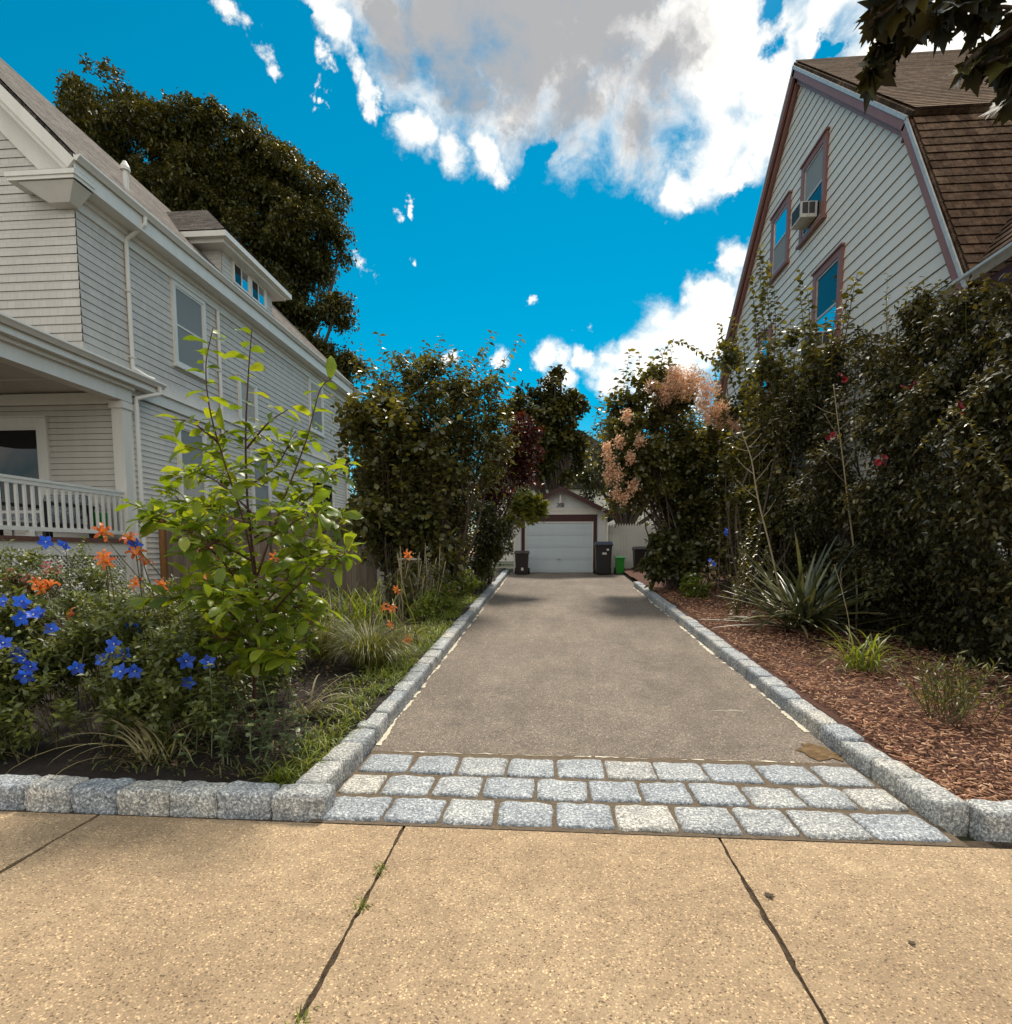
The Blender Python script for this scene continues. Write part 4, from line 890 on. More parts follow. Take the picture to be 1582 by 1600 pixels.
mb = MB(); mb.box(-.87, 1.35, GY - .012, GY + .01, 2.47, 2.52); mb.box(-.87, -.83, GY - .012, GY + .01, .86, 2.47); mb.box(1.31, 1.35, GY - .012, GY + .01, .86, 2.47); mb.build('door_stop', 'trim', fr)
mb = MB()
for k in range(4):
    z0 = .875 + k * .4; mb.box(-.83, 1.31, GY + .006, GY + .03, z0, z0 + .392)
    for j in range(4): mb.box(-.78 + j * .525, -.31 + j * .525, GY + .0, GY + .005, z0 + .06, z0 + .33)
gd = mb.build('garage_door', 'garagedoor', ga, bevel=.006)
mb = MB(); mb.box(.18, .30, GY - .03, GY + .004, 1.30, 1.33); mb.build('handle', 'alu', gd)
mb = MB()
for s_ in (-1, 1):
    xe = gp_ + s_ * 1.86; xa = (xe, 2.66)
    slab(mb, *(((xe, GY + 6.2, 2.68), (xe, GY - .3, 2.68), (gp_, GY - .3, pk), (gp_, GY + 6.2, pk)) if s_ < 0 else ((xe, GY - .3, 2.68), (xe, GY + 6.2, 2.68), (gp_, GY + 6.2, pk), (gp_, GY - .3, pk))), .05)
mb.build('roof', 'roof_grey', ga)
mb = MB()
for s_ in (-1, 1): mb.prism([(gp_, GY - .31, pk - .0), (gp_ + s_ * 1.88, GY - .31, 2.68), (gp_ + s_ * 1.88, GY - .31, 2.54), (gp_, GY - .31, pk - .15)], (0, .05, 0))
mb.build('rake_board', 'maroon', ga)
mb = MB(); mb.tube([(gp_, GY + .01, 3.28), (gp_, GY - .12, 3.30), (gp_, GY - .14, 3.2)], .018, 6); mb.tube([(gp_, GY - .14, 3.36), (gp_, GY - .14, 3.22), (gp_, GY - .14, 3.1)], [.03, .045, .05], 10); mb.build('lamp', 'trim', ga)
cu = bpy.data.curves.new('house_number', 'FONT'); cu.body = '208'; cu.size = .17; cu.extrude = .006; cu.align_x = 'CENTER'; cu.materials.append(M['acdark'])
tmp_ = bpy.data.objects.new('number_text', cu); COL.objects.link(tmp_); me_ = bpy.data.meshes.new_from_object(tmp_); bpy.data.objects.remove(tmp_); fo = bpy.data.objects.new('house_number', me_); link(fo, ga); fo.location = tuple(Vector((gp_, GY - .0, 2.99)) - Vector(ga.location)); fo.rotation_euler = (math.pi / 2, 0, 0)
pf = thing('pale_fence', 'pale vertical board fence with pointed tops right of the garage', 'fence', (3.4, 19.15, .86)); mb = MB(); x = 1.84
while x < 6.2:
    w = .085; mb.prism([(x, 19.12, .87), (x + w - .006, 19.12, .87), (x + w - .006, 19.12, 2.36), (x + w / 2, 19.12, 2.46), (x, 19.12, 2.36)], (0, .022, 0)); x += w
mb.build('board_panel', 'pale_fence', pf)
mb = MB(); mb.box(1.84, 6.2, 19.145, 19.19, 1.1, 1.2); mb.box(1.84, 6.2, 19.145, 19.19, 2.1, 2.2); mb.build('rail', 'pale_fence', pf)
def bin_(name, x, y, w, d, h, body, lid, label, stick=()):
    z = gz(y) + .012; t = thing(name, label, 'bin', (x, y, z)); a = .86
    mb = MB(); mb.hexa([(x - w / 2 * a, y - d / 2 * a, z + .03), (x + w / 2 * a, y - d / 2 * a, z + .03), (x + w / 2 * a, y + d / 2 * a, z + .03), (x - w / 2 * a, y + d / 2 * a, z + .03), (x - w / 2, y - d / 2, z + h * .9), (x + w / 2, y - d / 2, z + h * .9), (x + w / 2, y + d / 2, z + h * .9), (x - w / 2, y + d / 2, z + h * .9)])
    mb.box(x - w / 2 - .02, x + w / 2 + .02, y - d / 2 - .02, y + d / 2 + .02, z + h * .86, z + h * .9); mb.build('body', body, t, bevel=.02)
    mb = MB(); q = w / 2 + .035; r = d / 2 + .035; mb.hexa([(x - q, y - r, z + h * .905), (x + q, y - r, z + h * .905), (x + q, y + r, z + h * .905), (x - q, y + r, z + h * .905), (x - q * .85, y - r * .8, z + h), (x + q * .85, y - r * .8, z + h), (x + q * .85, y + r, z + h), (x - q * .85, y + r, z + h)]); mb.build('lid', lid, t, bevel=.015)
    mb = MB(); mb.tube([(x - w * .4, y + d / 2 + .05, z + h * .88), (x + w * .4, y + d / 2 + .05, z + h * .88)], .015, 6); mb.build('handle', lid, t)
    for s_ in (-1, 1):
        mb = MB(); mb.tube([(x + s_ * (w / 2 - .03), y + d / 2 - .02, z + .10), (x + s_ * (w / 2 + .03), y + d / 2 - .02, z + .10)], .10, 14); mb.build('wheel', 'black', t)
    for sx, sz, sw, sh in stick:
        mb = MB(); yy = y - d / 2 * (a + (1 - a) * sz / h) - .006; mb.box(x + sx - sw / 2, x + sx + sw / 2, yy - .004, yy + .012, z + sz, z + sz + sh); mb.build('sticker', 'sticker', t)
    return t
bin_('wheelie_bin', -.93, 18.3, .42, .45, .74, 'brownbin', 'brownbin', 'dark brown bin standing left of the garage door', [(.02, .12, .07, .09)])
bin_('wheelie_bin', 1.62, 18.35, .50, .55, 1.02, 'black', 'bluelid', 'tall black wheeled bin with a dark blue lid right of the garage door', [(.02, .62, .13, .06), (.12, .74, .07, .06)])
bin_('wheelie_bin', 2.16, 18.5, .27, .27, .56, 'green', 'greenlid', 'small bright green bin before the pale fence')
bin_('wheelie_bin', 2.82, 18.5, .46, .5, .86, 'black', 'black', 'black bin half hidden behind the low broad-leaved bush')
fh = thing('far_house', 'pale house glimpsed through the trees behind the garage', 'house', (1.0, 46, 1))
mb = MB(); mb.box(-5, 9, 46, 55, .5, 6.5); mb.build('wall', 'vinyl', fh)
mb = MB(); mb.prism([(-5.5, 45.6, 6.5), (9.5, 45.6, 6.5), (2, 45.6, 11)], (0, 10, 0)); mb.build('roof', 'roof_grey', fh)
for x in (-2.5, 1.2, 5): window(fh, (x, 45.98, 3.2), (1, 0, 0), (0, -1, 0), 1.2, 1.8)
W.cycles.sampling_method = 'MANUAL'; W.cycles.sample_map_resolution = 512

# ================================================================== plants
def stems(parent, pts_list, r0, r1, mat='bark', name='stem', n=6):
    mb = MB()
    for pts in pts_list:
        p = bez(pts, 5); m = len(p); mb.tube(p, [r0 + (r1 - r0) * i / (m - 1) for i in range(m)], n)
    return mb.build(name, mat, parent, smooth=True)
def crown(name, parent, mat, blobs, n, lpt, tl, size, tmpl=LEAF, kc=7, **k):
    if kc: blobs = clump(blobs, kc)
    P, D, N, V = twigs(blobs, n, lpt, tl, **k); return leafmesh(name, mat, parent, P, D, N, size * rng.uniform(.7, 1.25, len(P)), tmpl, V)
def shoots(parent, paths, step, size, tmpl, lmat, smat, r=.006, name='shoot', **k):
    """upright leafy shoots: stems in one mesh, leaves in another"""
    mb = MB(); Ps, Ds, Ns = [], [], []
    for p in paths:
        q = bez(p, 6); mb.tube(q, [r * (1 - .75 * i / (len(q) - 1)) for i in range(len(q))], 5)
        a, b, c = along(q, step, **k); Ps.append(a); Ds.append(b); Ns.append(c)
    P = np.concatenate(Ps); leafmesh('leaves', lmat, parent, P, np.concatenate(Ds), np.concatenate(Ns), size * rng.uniform(.65, 1.15, len(P)), tmpl)
    return mb.build(name, smat, parent, smooth=True)
def fan(parent, blobs, base, n, size, tmpl, lmat, smat='bark', r=.012, step=.06, side=7, sl=.45, spread=.22, droop=.4):
    base = np.array(base, float); mb = MB(); Ps, Ds, Ns = [], [], []
    wts = np.array([q[1].prod() ** (2 / 3) for q in blobs]); wts /= wts.sum()
    for k in range(n):
        cc_, rr = blobs[rng.choice(len(blobs), p=wts)]; d = nrm(rng.normal(size=3)); d[2] = abs(d[2]) if rng.random() < .75 else d[2]
        tip = cc_ + rr * d * rng.uniform(.75, 1.3); b0 = base + np.array([rng.normal() * spread, rng.normal() * spread, 0])
        if tip[2] < b0[2] + .4: continue
        m1 = b0 + (tip - b0) * np.array([.18, .18, .35]) + rng.normal(size=3) * .04; m2 = b0 + (tip - b0) * np.array([.55, .55, .72]) + rng.normal(size=3) * .06
        q = bez([b0, m1, m2, tip], 5); mb.tube(q, np.linspace(r, r * .2, len(q)), 5, False)
        a_, d_, n_ = along(q, step, .35, 1.02, 2.4, .6, droop, .2); Ps.append(a_); Ds.append(d_); Ns.append(n_)
        for j in range(side):
            i = int(len(q) * rng.uniform(.35, .92)); s = q[i]; t_ = nrm(q[min(i + 1, len(q) - 1)] - q[i - 1]); e = s + (t_ * .5 + nrm(rng.normal(size=3)) * .8 + VZ * .25) * sl * rng.uniform(.5, 1.2)
            w = bez([s, (s + e) / 2 + VZ * .04, e], 3); mb.tube(w, r * .25, 4, False); a_, d_, n_ = along(w, step, .2, 1.03, 2.4, .6, droop, .2); Ps.append(a_); Ds.append(d_); Ns.append(n_)
    P = np.concatenate(Ps); leafmesh('leaves', lmat, parent, P, np.concatenate(Ds), np.concatenate(Ns), size * rng.uniform(.6, 1.2, len(P)), tmpl)
    return mb.build('stem', smat, parent, smooth=True)
def limbs(base, blobs, n, rise=.5):
    out = []; b = np.array(base, float)
    for k in range(n):
        c, r = blobs[k % len(blobs)]; t = c + r * rng.uniform(-.55, .55, 3)
        m1 = b + (t - b) * .35 + np.array([0, 0, rise * .3]) + rng.normal(size=3) * .06 * np.linalg.norm(t - b) * np.array([1, 1, .3]); m2 = b + (t - b) * .7 + np.array([0, 0, rise * .3])
        out.append([b + rng.normal(size=3) * .05 * np.array([1, 1, 0]), m1, m2, t])
    return out
def tree(name, label, cat, base, blobs, n, lpt, tl, size, mat, tmpl=LEAF, r0=.3, group=None, fork=.3, nl=14, **k):
    t = thing(name, label, cat, base, group); b = np.array(base, float)
    cen = np.mean([q[0] for q in blobs], 0); f = b + (cen - b) * fork; f[:2] = b[:2] + (cen - b)[:2] * fork * .5
    mb = MB(); mb.tube(bez([b - VZ * .1, b + (f - b) * .5 + rng.normal(size=3) * .02, f], 5), np.linspace(r0 * 1.25, r0 * .8, 11), 10)
    for ch in limbs(f, blobs, nl):
        q = bez([f] + ch[1:], 5); mb.tube(q, np.linspace(r0 * .55, r0 * .06, len(q)), 6)
    mb.build('trunk', 'bark', t, smooth=True)
    crown('crown', t, mat, blobs, n, lpt, tl, size, tmpl, **k); return t

# ---- background trees
bl = [blob(*a, Y=29, fy=1.0) for a in [(160, 190, 52), (215, 240, 75), (290, 235, 62), (340, 250, 72), (415, 270, 62), (455, 330, 66), (390, 350, 90), (290, 330, 90), (475, 390, 55), (505, 410, 34), (440, 420, 60), (520, 370, 24), (385, 200, 26)]]
bl += [blob(*a, Y=28.0) for a in [(440, 490, 42), (490, 500, 40), (525, 487, 24), (470, 540, 44), (520, 545, 26), (540, 575, 24), (500, 585, 34), (425, 540, 60), (330, 450, 80)]]
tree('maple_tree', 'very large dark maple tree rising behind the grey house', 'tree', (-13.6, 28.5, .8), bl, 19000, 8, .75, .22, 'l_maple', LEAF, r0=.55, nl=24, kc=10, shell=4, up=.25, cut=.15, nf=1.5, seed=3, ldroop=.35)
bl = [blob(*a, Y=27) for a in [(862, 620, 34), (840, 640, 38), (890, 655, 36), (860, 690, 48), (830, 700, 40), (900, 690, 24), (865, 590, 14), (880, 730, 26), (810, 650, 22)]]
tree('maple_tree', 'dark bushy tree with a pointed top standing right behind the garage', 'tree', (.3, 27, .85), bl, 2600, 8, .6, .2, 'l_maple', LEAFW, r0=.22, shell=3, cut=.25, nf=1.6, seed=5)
bl = [blob(*a, Y=30) for a in [(960, 705, 42), (935, 740, 38), (1000, 720, 50), (990, 770, 50), (930, 700, 20), (1060, 720, 60), (1120, 720, 60)]]
tree('evergreen_tree', 'low dark tree between the garage roof and the smoke bush', 'tree', (3.6, 30, .87), bl, 2800, 8, .6, .2, 'l_dark', LEAF, r0=.25, shell=3, cut=.3, nf=1.6, seed=6)
bl = [blob(*a, Y=33) for a in [(640, 720, 60), (720, 740, 60), (580, 720, 50), (790, 745, 40), (520, 760, 40)]]
tree('garden_tree', 'dull green tree far behind the left bushes', 'tree', (-7.5, 33, .87), bl, 1800, 8, .7, .24, 'l_dark', LEAF, r0=.25, shell=3, cut=.3, nf=1.6, seed=8)

bl = [blob(*a, Y=36) for a in [(520, 800, 40), (580, 800, 40), (640, 800, 40), (700, 800, 40), (760, 800, 36), (800, 790, 30), (540, 840, 36), (620, 840, 36), (700, 840, 36), (770, 840, 30)]]
t = thing('back_hedge', 'dark overgrown hedge far back left of the garage', 'hedge', (-6, 36, .87))
crown('foliage', t, 'l_dark', bl, 1500, 8, .8, .26, LEAF, shell=2, cut=.4, nf=1.5, seed=12); stems(t, limbs((-6, 36, .8), bl, 8), .08, .02, 'darkbark')

# ---- bushes left of the drive
G = 'tall bushes left of the drive'
bl = [blob(*a, Y=10.8) for a in [(600, 660, 52), (575, 720, 48), (640, 700, 60), (600, 790, 60), (650, 790, 58), (560, 640, 24), (560, 800, 34), (690, 850, 30), (620, 850, 40), (585, 625, 26), (540, 655, 18)]]
t = thing('rose_of_sharon', 'tall dark broad-leaved bush standing closest to the wooden fence', 'bush', (-2.95, 10.8, .45), G)
fan(t, bl, (-2.9, 10.8, .42), 75, .13, LEAFW, 'l_olive')
crown('foliage', t, 'l_olive', bl, 1150, 7, .6, .13, LEAFW, shell=1.4, cut=.2, nf=3.5, seed=21, up=.6)
stems(t, limbs((-2.9, 10.8, .4), bl, 16), .03, .006)
bl = [blob(*a, Y=11.8) for a in [(640, 575, 34), (690, 600, 45), (630, 620, 36), (740, 610, 38), (700, 670, 60), (760, 660, 44), (650, 660, 40), (720, 740, 56), (600, 600, 22), (770, 700, 36), (680, 800, 50)]]
t = thing('cherry_tree', 'taller feathery-topped fruit tree behind the dark bush with long bare-tipped shoots', 'tree', (-2.2, 11.8, .5), G)
fan(t, bl, (-2.2, 11.8, .47), 80, .135, LEAF, 'l_olive', droop=.6)
crown('foliage', t, 'l_olive', bl, 800, 7, .7, .13, LEAF, shell=1.3, cut=.15, nf=3.2, seed=22, up=.7, ldroop=.5)
stems(t, limbs((-2.2, 11.8, .45), bl, 14), .04, .006)
def up_shoots(tips, Y, base_dy=130, jx=20):
    out = []
    for px, py in tips:
        b = at(px + random.uniform(-jx, jx), py + base_dy, Y); e = at(px, py, Y + random.uniform(-.3, .3)); m = (b + e) / 2 + rng.normal(size=3) * .05; out.append([b, m, e])
    return out
sh = up_shoots([(592, 520), (610, 545), (640, 540), (665, 530), (690, 520), (700, 540), (728, 548), (625, 560), (745, 560), (660, 560), (720, 575), (585, 560)] + [(570 + 12 * k + random.uniform(-6, 6), 560 + random.uniform(-22, 50)) for k in range(20)] + [(560 + 9 * k, 640 + random.uniform(-40, 40)) for k in range(8)], 11.8)
sh += [[at(700, 640, 11.8), at(745, 570, 11.8), at(772, 515, 11.8)], [at(740, 640, 11.8), at(785, 570, 11.8), at(818, 524, 11.8)], [at(745, 650, 11.8), at(790, 600, 11.8), at(812, 575, 11.7)], [at(600, 640, 11.8), at(565, 590, 11.8), at(548, 560, 11.8)]]
shoots(t, sh, .045, .15, LEAF, 'l_olive', 'bark', .008, fwd=.6, droop=.65)
bl = [blob(*a, Y=14.5) for a in [(800, 690, 34), (815, 720, 30), (790, 740, 34), (825, 680, 18), (770, 770, 30), (835, 705, 14)]]
t = thing('red_maple', 'small dark red leaved maple between the fruit tree and the garage', 'tree', (-.95 - .6, 14.5, .68))
crown('foliage', t, 'l_red', bl, 900, 7, .35, .12, LEAF, shell=2.5, cut=.25, nf=3, seed=23); stems(t, limbs((-1.6, 14.5, .66), bl, 8), .03, .005, 'redstem')
bl = [blob(*a, Y=13.5) for a in [(760, 800, 34), (745, 845, 36), (780, 835, 26), (715, 830, 34), (750, 880, 22), (700, 880, 24)]]
t = thing('dark_shrub', 'dense dark shrub under the red maple beside the left kerb', 'bush', (-1.95, 13.5, .6), G)
crown('foliage', t, 'l_dark', bl, 1500, 7, .3, .09, LEAF, shell=2.5, cut=.3, nf=4, seed=24); stems(t, limbs((-1.9, 13.5, .55), bl, 8), .02, .004)
bl = [blob(*a, Y=13.8) for a in [(815, 793, 14), (838, 800, 14), (830, 780, 12), (848, 795, 9), (800, 810, 14)]]
t = thing('maple_sapling', 'yellow-green maple sapling leaning in front of the garage corner', 'tree', (-1.75, 13.8, .6))
crown('foliage', t, 'l_maple2', bl, 90, 6, .3, .15, MAPLE, shell=2, cut=.5, seed=25); stems(t, [[(-1.75, 13.8, .55), at(770, 850, 13.8), at(812, 800, 13.8)], [at(770, 850, 13.8), at(800, 815, 13.8), at(840, 798, 13.8)]], .02, .006)
# canes and dry stems between them
t = thing('cane_clump', 'clump of upright brown canes under the dark bushes near the left kerb', 'plant', (-2.3, 9.4, .3))
mb = MB()
for k in range(26):
    b = np.array([-2.3 + random.uniform(-.3, .3), 9.4 + random.uniform(-.3, .3), gz(9.4) + .05]); e = b + np.array([random.uniform(-.25, .3), random.uniform(-.2, .2), random.uniform(.7, 1.3)]); mb.tube(bez([b, (b + e) / 2 + rng.normal(size=3) * .04, e], 4), .008, 5)
mb.build('cane', 'drystem', t)['kind'] = 'stuff'
crown('leaves', t, 'l_olive', [(np.array([-2.3, 9.5, 1.0]), np.array([.55, .4, .5]))], 220, 6, .25, .08, LEAF, shell=2, seed=9)
bb = thing('bird_bath', 'small pale flat-topped stand under the dark bush behind the orange lily', 'bird bath', (-2.55, 9.9, .35))
p = at(640, 874, 9.9); mb = MB(); mb.tube([(p[0], p[1], p[2] - .03), (p[0], p[1], p[2] - .01), (p[0], p[1], p[2] + .015)], [.12, .20, .21], 20); mb.build('bowl', 'mortar', bb, smooth=True)
mb = MB(); mb.tube([(p[0], p[1], .32), (p[0], p[1], .5), (p[0], p[1], p[2] - .02)], [.08, .03, .035], 10); mb.build('pedestal', 'drystem', bb, smooth=True)

# ---- flowers
def frame(d):
    d = Vector(tuple(d)).normalized(); x = d.orthogonal().normalized(); y = d.cross(x); a = random.random() * 6.28
    return x * math.cos(a) + y * math.sin(a), y * math.cos(a) - x * math.sin(a), d
def petals(mb, c, d, prof, npet, wprof):
    """prof: list of (radius, height) along a petal; wprof half widths"""
    x, y, z = frame(d); c = Vector(tuple(c))
    for k in range(npet):
        a = 2 * math.pi * k / npet; r = x * math.cos(a) + y * math.sin(a); s = y * math.cos(a) - x * math.sin(a); vv = random.random()
        rows_ = [(c + r * q[0] + z * q[1] - s * w, c + r * q[0] + z * (q[1] - .15 * w), c + r * q[0] + z * q[1] + s * w) for q, w in zip(prof, wprof)]
        for (a0, b0, c0), (a1, b1, c1) in zip(rows_[:-1], rows_[1:]):
            mb.face([a0, b0, b1, a1], var=vv); mb.face([b0, c0, c1, b1], var=vv)
def bell(parent, c, d, r=.033):
    mb = MB(); petals(mb, c, d, [(.002, 0), (r * .45, r * .28), (r * .8, r * .42), (r * 1.25, r * .40)], 5, [r * .08, r * .36, r * .40, r * .02]); f = mb.build('flower', 'f_blue', parent)
    m2 = MB(); z = Vector(tuple(d)).normalized(); m2.tube([Vector(tuple(c)), Vector(tuple(c)) + z * r * .35], [r * .09, r * .12], 5); m2.build('pistil', 'f_white', f)
def lily(parent, c, d, r=.055):
    mb = MB(); petals(mb, c, d, [(.003, 0), (r * .30, r * .55), (r * .75, r * .85), (r * 1.15, r * .62), (r * 1.25, r * .40)], 6, [r * .05, r * .17, r * .24, r * .17, r * .02]); f = mb.build('flower', 'f_orange', parent)
    m2 = MB(); z = Vector(tuple(d)).normalized(); c = Vector(tuple(c))
    x, y, _ = frame(d)
    for k in range(6):
        o = x * math.cos(k * 1.05) + y * math.sin(k * 1.05); m2.tube([c + z * r * .1, c + z * r * .7 + o * r * .1, c + z * r * 1.15 + o * r * .28], r * .022, 4)
    m2.build('stamen', 'f_yellow', f)
def toward(j=.5, up=.35): 
    v = np.array([.3, -1, up]) + rng.normal(size=3) * j; return v / np.linalg.norm(v)
def stalk(mb, top, base, r=.004, bow=.06):
    top = np.array(top); base = np.array(base); m = (top + base) / 2 + rng.normal(size=3) * bow; mb.tube(bez([base, m, top], 4), [r] * 9, 5, False)

# balloon flowers: two leafy clumps at the front
def balloon(label, spots, fl, buds, base, n, seed):
    t = thing('balloon_flower', label, 'plant', base, 'blue balloon flower clumps'); bls = [blob(*a) for a in spots]
    crown('foliage', t, 'l_bell', bls, n, 9, .22, .062, LEAF, shell=2.2, cut=.35, nf=7, seed=seed, up=.9, ldroop=.1)
    mb = MB()
    for c, r in bls:
        for k in range(7):
            e = c + r * rng.uniform(-.6, .7, 3); b = np.array([e[0] * .97 + random.uniform(-.1, .1), max(3.35, e[1] + random.uniform(-.1, .25)), bedz(e[0], e[1])]); stalk(mb, e, b, .004)
    for px, py, Y in fl: e = at(px, py, Y); stalk(mb, e, e + np.array([random.uniform(-.15, .15), random.uniform(.05, .3), -.35]), .0025, .02)
    mb.build('stem', 'stem', t)
    for px, py, Y in fl: bell(t, at(px, py, Y), toward(.45, .15), random.uniform(.040, .052))
    for px, py, Y in buds:
        mb = MB(); c = Vector(tuple(at(px, py, Y))); mb.tube([c, c + Vector((0, 0, .008)), c + Vector((0, 0, .018)), c + Vector((0, 0, .024))], [.003, .011, .010, .002], 7)
        mb.build('bud', 'f_lime', t)
balloon('blue-flowered balloon flower clump at the far left end of the front bed', [(10, 1010, 60, 3.9), (70, 990, 62, 4.1), (120, 1030, 55, 4.0), (60, 1070, 55, 3.8), (-40, 1040, 70, 3.7), (140, 970, 45, 4.4), (20, 1130, 50, 3.6), (-50, 1130, 60, 3.6)],
        [(8, 940, 3.7), (35, 938, 3.75), (30, 966, 3.7), (52, 962, 3.75), (82, 983, 3.9), (5, 1006, 3.65), (30, 1025, 3.7), (40, 1030, 3.65), (40, 1055, 3.6), (48, 1042, 3.65), (120, 1043, 3.7), (102, 849, 4.3), (73, 846, 4.3), (60, 958, 3.8)],
        [(18, 965, 3.8), (30, 990, 3.8), (45, 1000, 3.8), (70, 1022, 3.8), (55, 948, 3.9), (12, 985, 3.7), (85, 1005, 3.9), (8, 1060, 3.6)], (-3.2, 3.9, .1), 1000, 31)
balloon('blue-flowered balloon flower clump left of the young yellow-green tree', [(190, 1000, 60, 4.2), (240, 1030, 60, 4.1), (200, 1060, 52, 3.9), (280, 1060, 50, 3.9), (170, 1090, 50, 3.75), (250, 1105, 48, 3.7), (310, 1010, 45, 4.2), (330, 1090, 40, 3.8)],
        [(180, 1006, 3.8), (176, 1019, 3.75), (195, 1022, 3.75), (190, 1050, 3.65), (212, 1048, 3.65), (206, 980, 4.0), (290, 1033, 3.75), (325, 1035, 3.8), (295, 1066, 3.7), (161, 1031, 3.8), (212, 852, 4.4)],
        [(211, 1030, 3.7), (140, 1075, 3.7), (186, 1082, 3.6), (240, 1120, 3.6), (258, 1092, 3.6), (168, 1105, 3.6)], (-2.7, 3.95, .1), 1100, 32)
# orange daylilies
def daylily(label, base, nleaf, fl, leafL=.7, r=.056, mat='l_grass', sc=1.0):
    t = thing('daylily', label, 'plant', base, 'orange daylilies'); b = np.array(base); n = nleaf
    B0 = b + rng.normal(size=(n, 3)) * np.array([.10, .10, 0]); blades('leaves', mat, t, B0, rng.random(n) * 6.28, leafL * rng.uniform(.6, 1.15, n), rng.uniform(1.1, 1.5, n), rng.uniform(1.0, 2.3, n), .024, 7)
    mb = MB()
    for px, py, Y in fl: e = at(px, py, Y); stalk(mb, e, b + rng.normal(size=3) * np.array([.1, .1, 0]), .004, .10)
    mb.build('flower_stalk', 'stem', t)
    for px, py, Y in fl: lily(t, at(px, py, Y), toward(.6, .5), r * random.uniform(.85, 1.15))
daylily('orange daylily with tall thin stalks before the porch lattice corner', (-3.05, 4.55, bedz(-3, 4.5)), 45, [(158, 833, 4.3), (165, 872, 4.2), (205, 845, 4.3), (213, 868, 4.3), (225, 884, 4.4), (170, 880, 4.2)], .75)
daylily('orange daylily with low open blooms in front of the white porch lattice', (-3.95, 4.75, bedz(-3.9, 4.7)), 40, [(60, 916, 4.5), (78, 917, 4.5), (117, 961, 4.3), (55, 912, 4.5)], .65)
daylily('orange daylily blooming behind the young yellow-green tree', (-3.0, 5.4, bedz(-3, 5.4)), 45, [(217, 913, 4.9), (254, 913, 5.0), (340, 872, 5.3), (322, 862, 5.2), (350, 888, 5.3), (318, 905, 5.2), (430, 868, 5.5)], .7)
daylily('small orange daylily near the left kerb beside the fountain grass', (-1.85, 7.2, bedz(-1.85, 7.2)), 36, [(612, 953, 7.2), (604, 951, 7.2), (607, 978, 6.8), (634, 1000, 6.8), (640, 866, 8.4), (622, 920, 8.0)], .45, .062)
# arching leaves at the kerb
t = thing('arching_lily_leaves', 'tuft of long pale arching strap leaves hanging behind the front kerb', 'plant', (-2.62, 3.55, .1))
b0 = np.array(at(250, 1165, 3.6)); n = 30; az = np.concatenate([rng.normal(math.pi, .35, 20), rng.random(10) * 6.28])
blades('leaves', 'l_straw', t, b0 + rng.normal(size=(n, 3)) * np.array([.06, .05, .01]) - VZ * .12, az, rng.uniform(.55, 1.05, n), rng.uniform(.7, 1.25, n), rng.uniform(1.5, 2.5, n), .017, 10)
blades('green_leaves', 'l_grass', t, b0 + rng.normal(size=(18, 3)) * np.array([.08, .06, .01]) - VZ * .13, rng.random(18) * 6.28, rng.uniform(.2, .5, 18), rng.uniform(.6, 1.3, 18), rng.uniform(1., 2.2, 18), .016, 7)
# sedum
t = thing('stonecrop', 'fleshy grey-green stonecrop with pale flat buds behind the front kerb', 'plant', (-2.0, 3.75, .1))
mb = MB(); Ps, Ds, Ns, Ss = [], [], [], []
for px, py, Y, hdn in [(328, 1042, 3.6, 1), (395, 1098, 3.6, 1), (392, 1136, 3.5, 1), (427, 1085, 3.7, 1), (335, 1130, 3.55, 1), (283, 1152, 3.45, 1), (345, 1155, 3.5, 0), (420, 1170, 3.5, 0), (445, 1150, 3.6, 0), (440, 1110, 3.75, 0), (370, 1080, 3.75, 0), (410, 1060, 3.9, 0), (470, 1120, 3.75, 0), (300, 1100, 3.6, 0), (365, 1120, 3.6, 0), (455, 1080, 3.9, 0), (420, 1130, 3.6, 0), (350, 1060, 3.8, 0)]:
    e = at(px, py, Y); b = np.array([e[0] + random.uniform(-.08, .08), e[1] + random.uniform(-.05, .1), bedz(e[0], Y)]); q = bez([b, (b + e) / 2 + rng.normal(size=3) * .03, e], 5); mb.tube(q, .004, 5)
    a, d_, n_ = along(q, .016, .25, 1.0, 1.57, .45, .05); Ps.append(a); Ds.append(d_); Ns.append(n_)
    for k in range(5): 
        an = k * 1.26 + random.random(); Ps.append(e[None]); Ds.append(np.array([[math.cos(an), math.sin(an), .25]])); Ns.append(VZ[None])
    if hdn:
        hd = MB()
        for k in range(38):
            o = nrm(rng.normal(size=3)) * .02 * random.random() ** .4; o[2] = abs(o[2]) * .6 + .008; c = Vector(tuple(e + o)); hd.tube([c, c + Vector((0, 0, .004)), c + Vector((0, 0, .007))], [.002, .0042, .001], 5)
        hd.build('flower_head', 'f_lime', t)
P = np.concatenate(Ps); leafmesh('leaves', 'l_sedum', t, P, np.concatenate(Ds), np.concatenate(Ns), .055 * rng.uniform(.7, 1.2, len(P)), LEAFW); mb.build('stem', 'l_sedum', t);
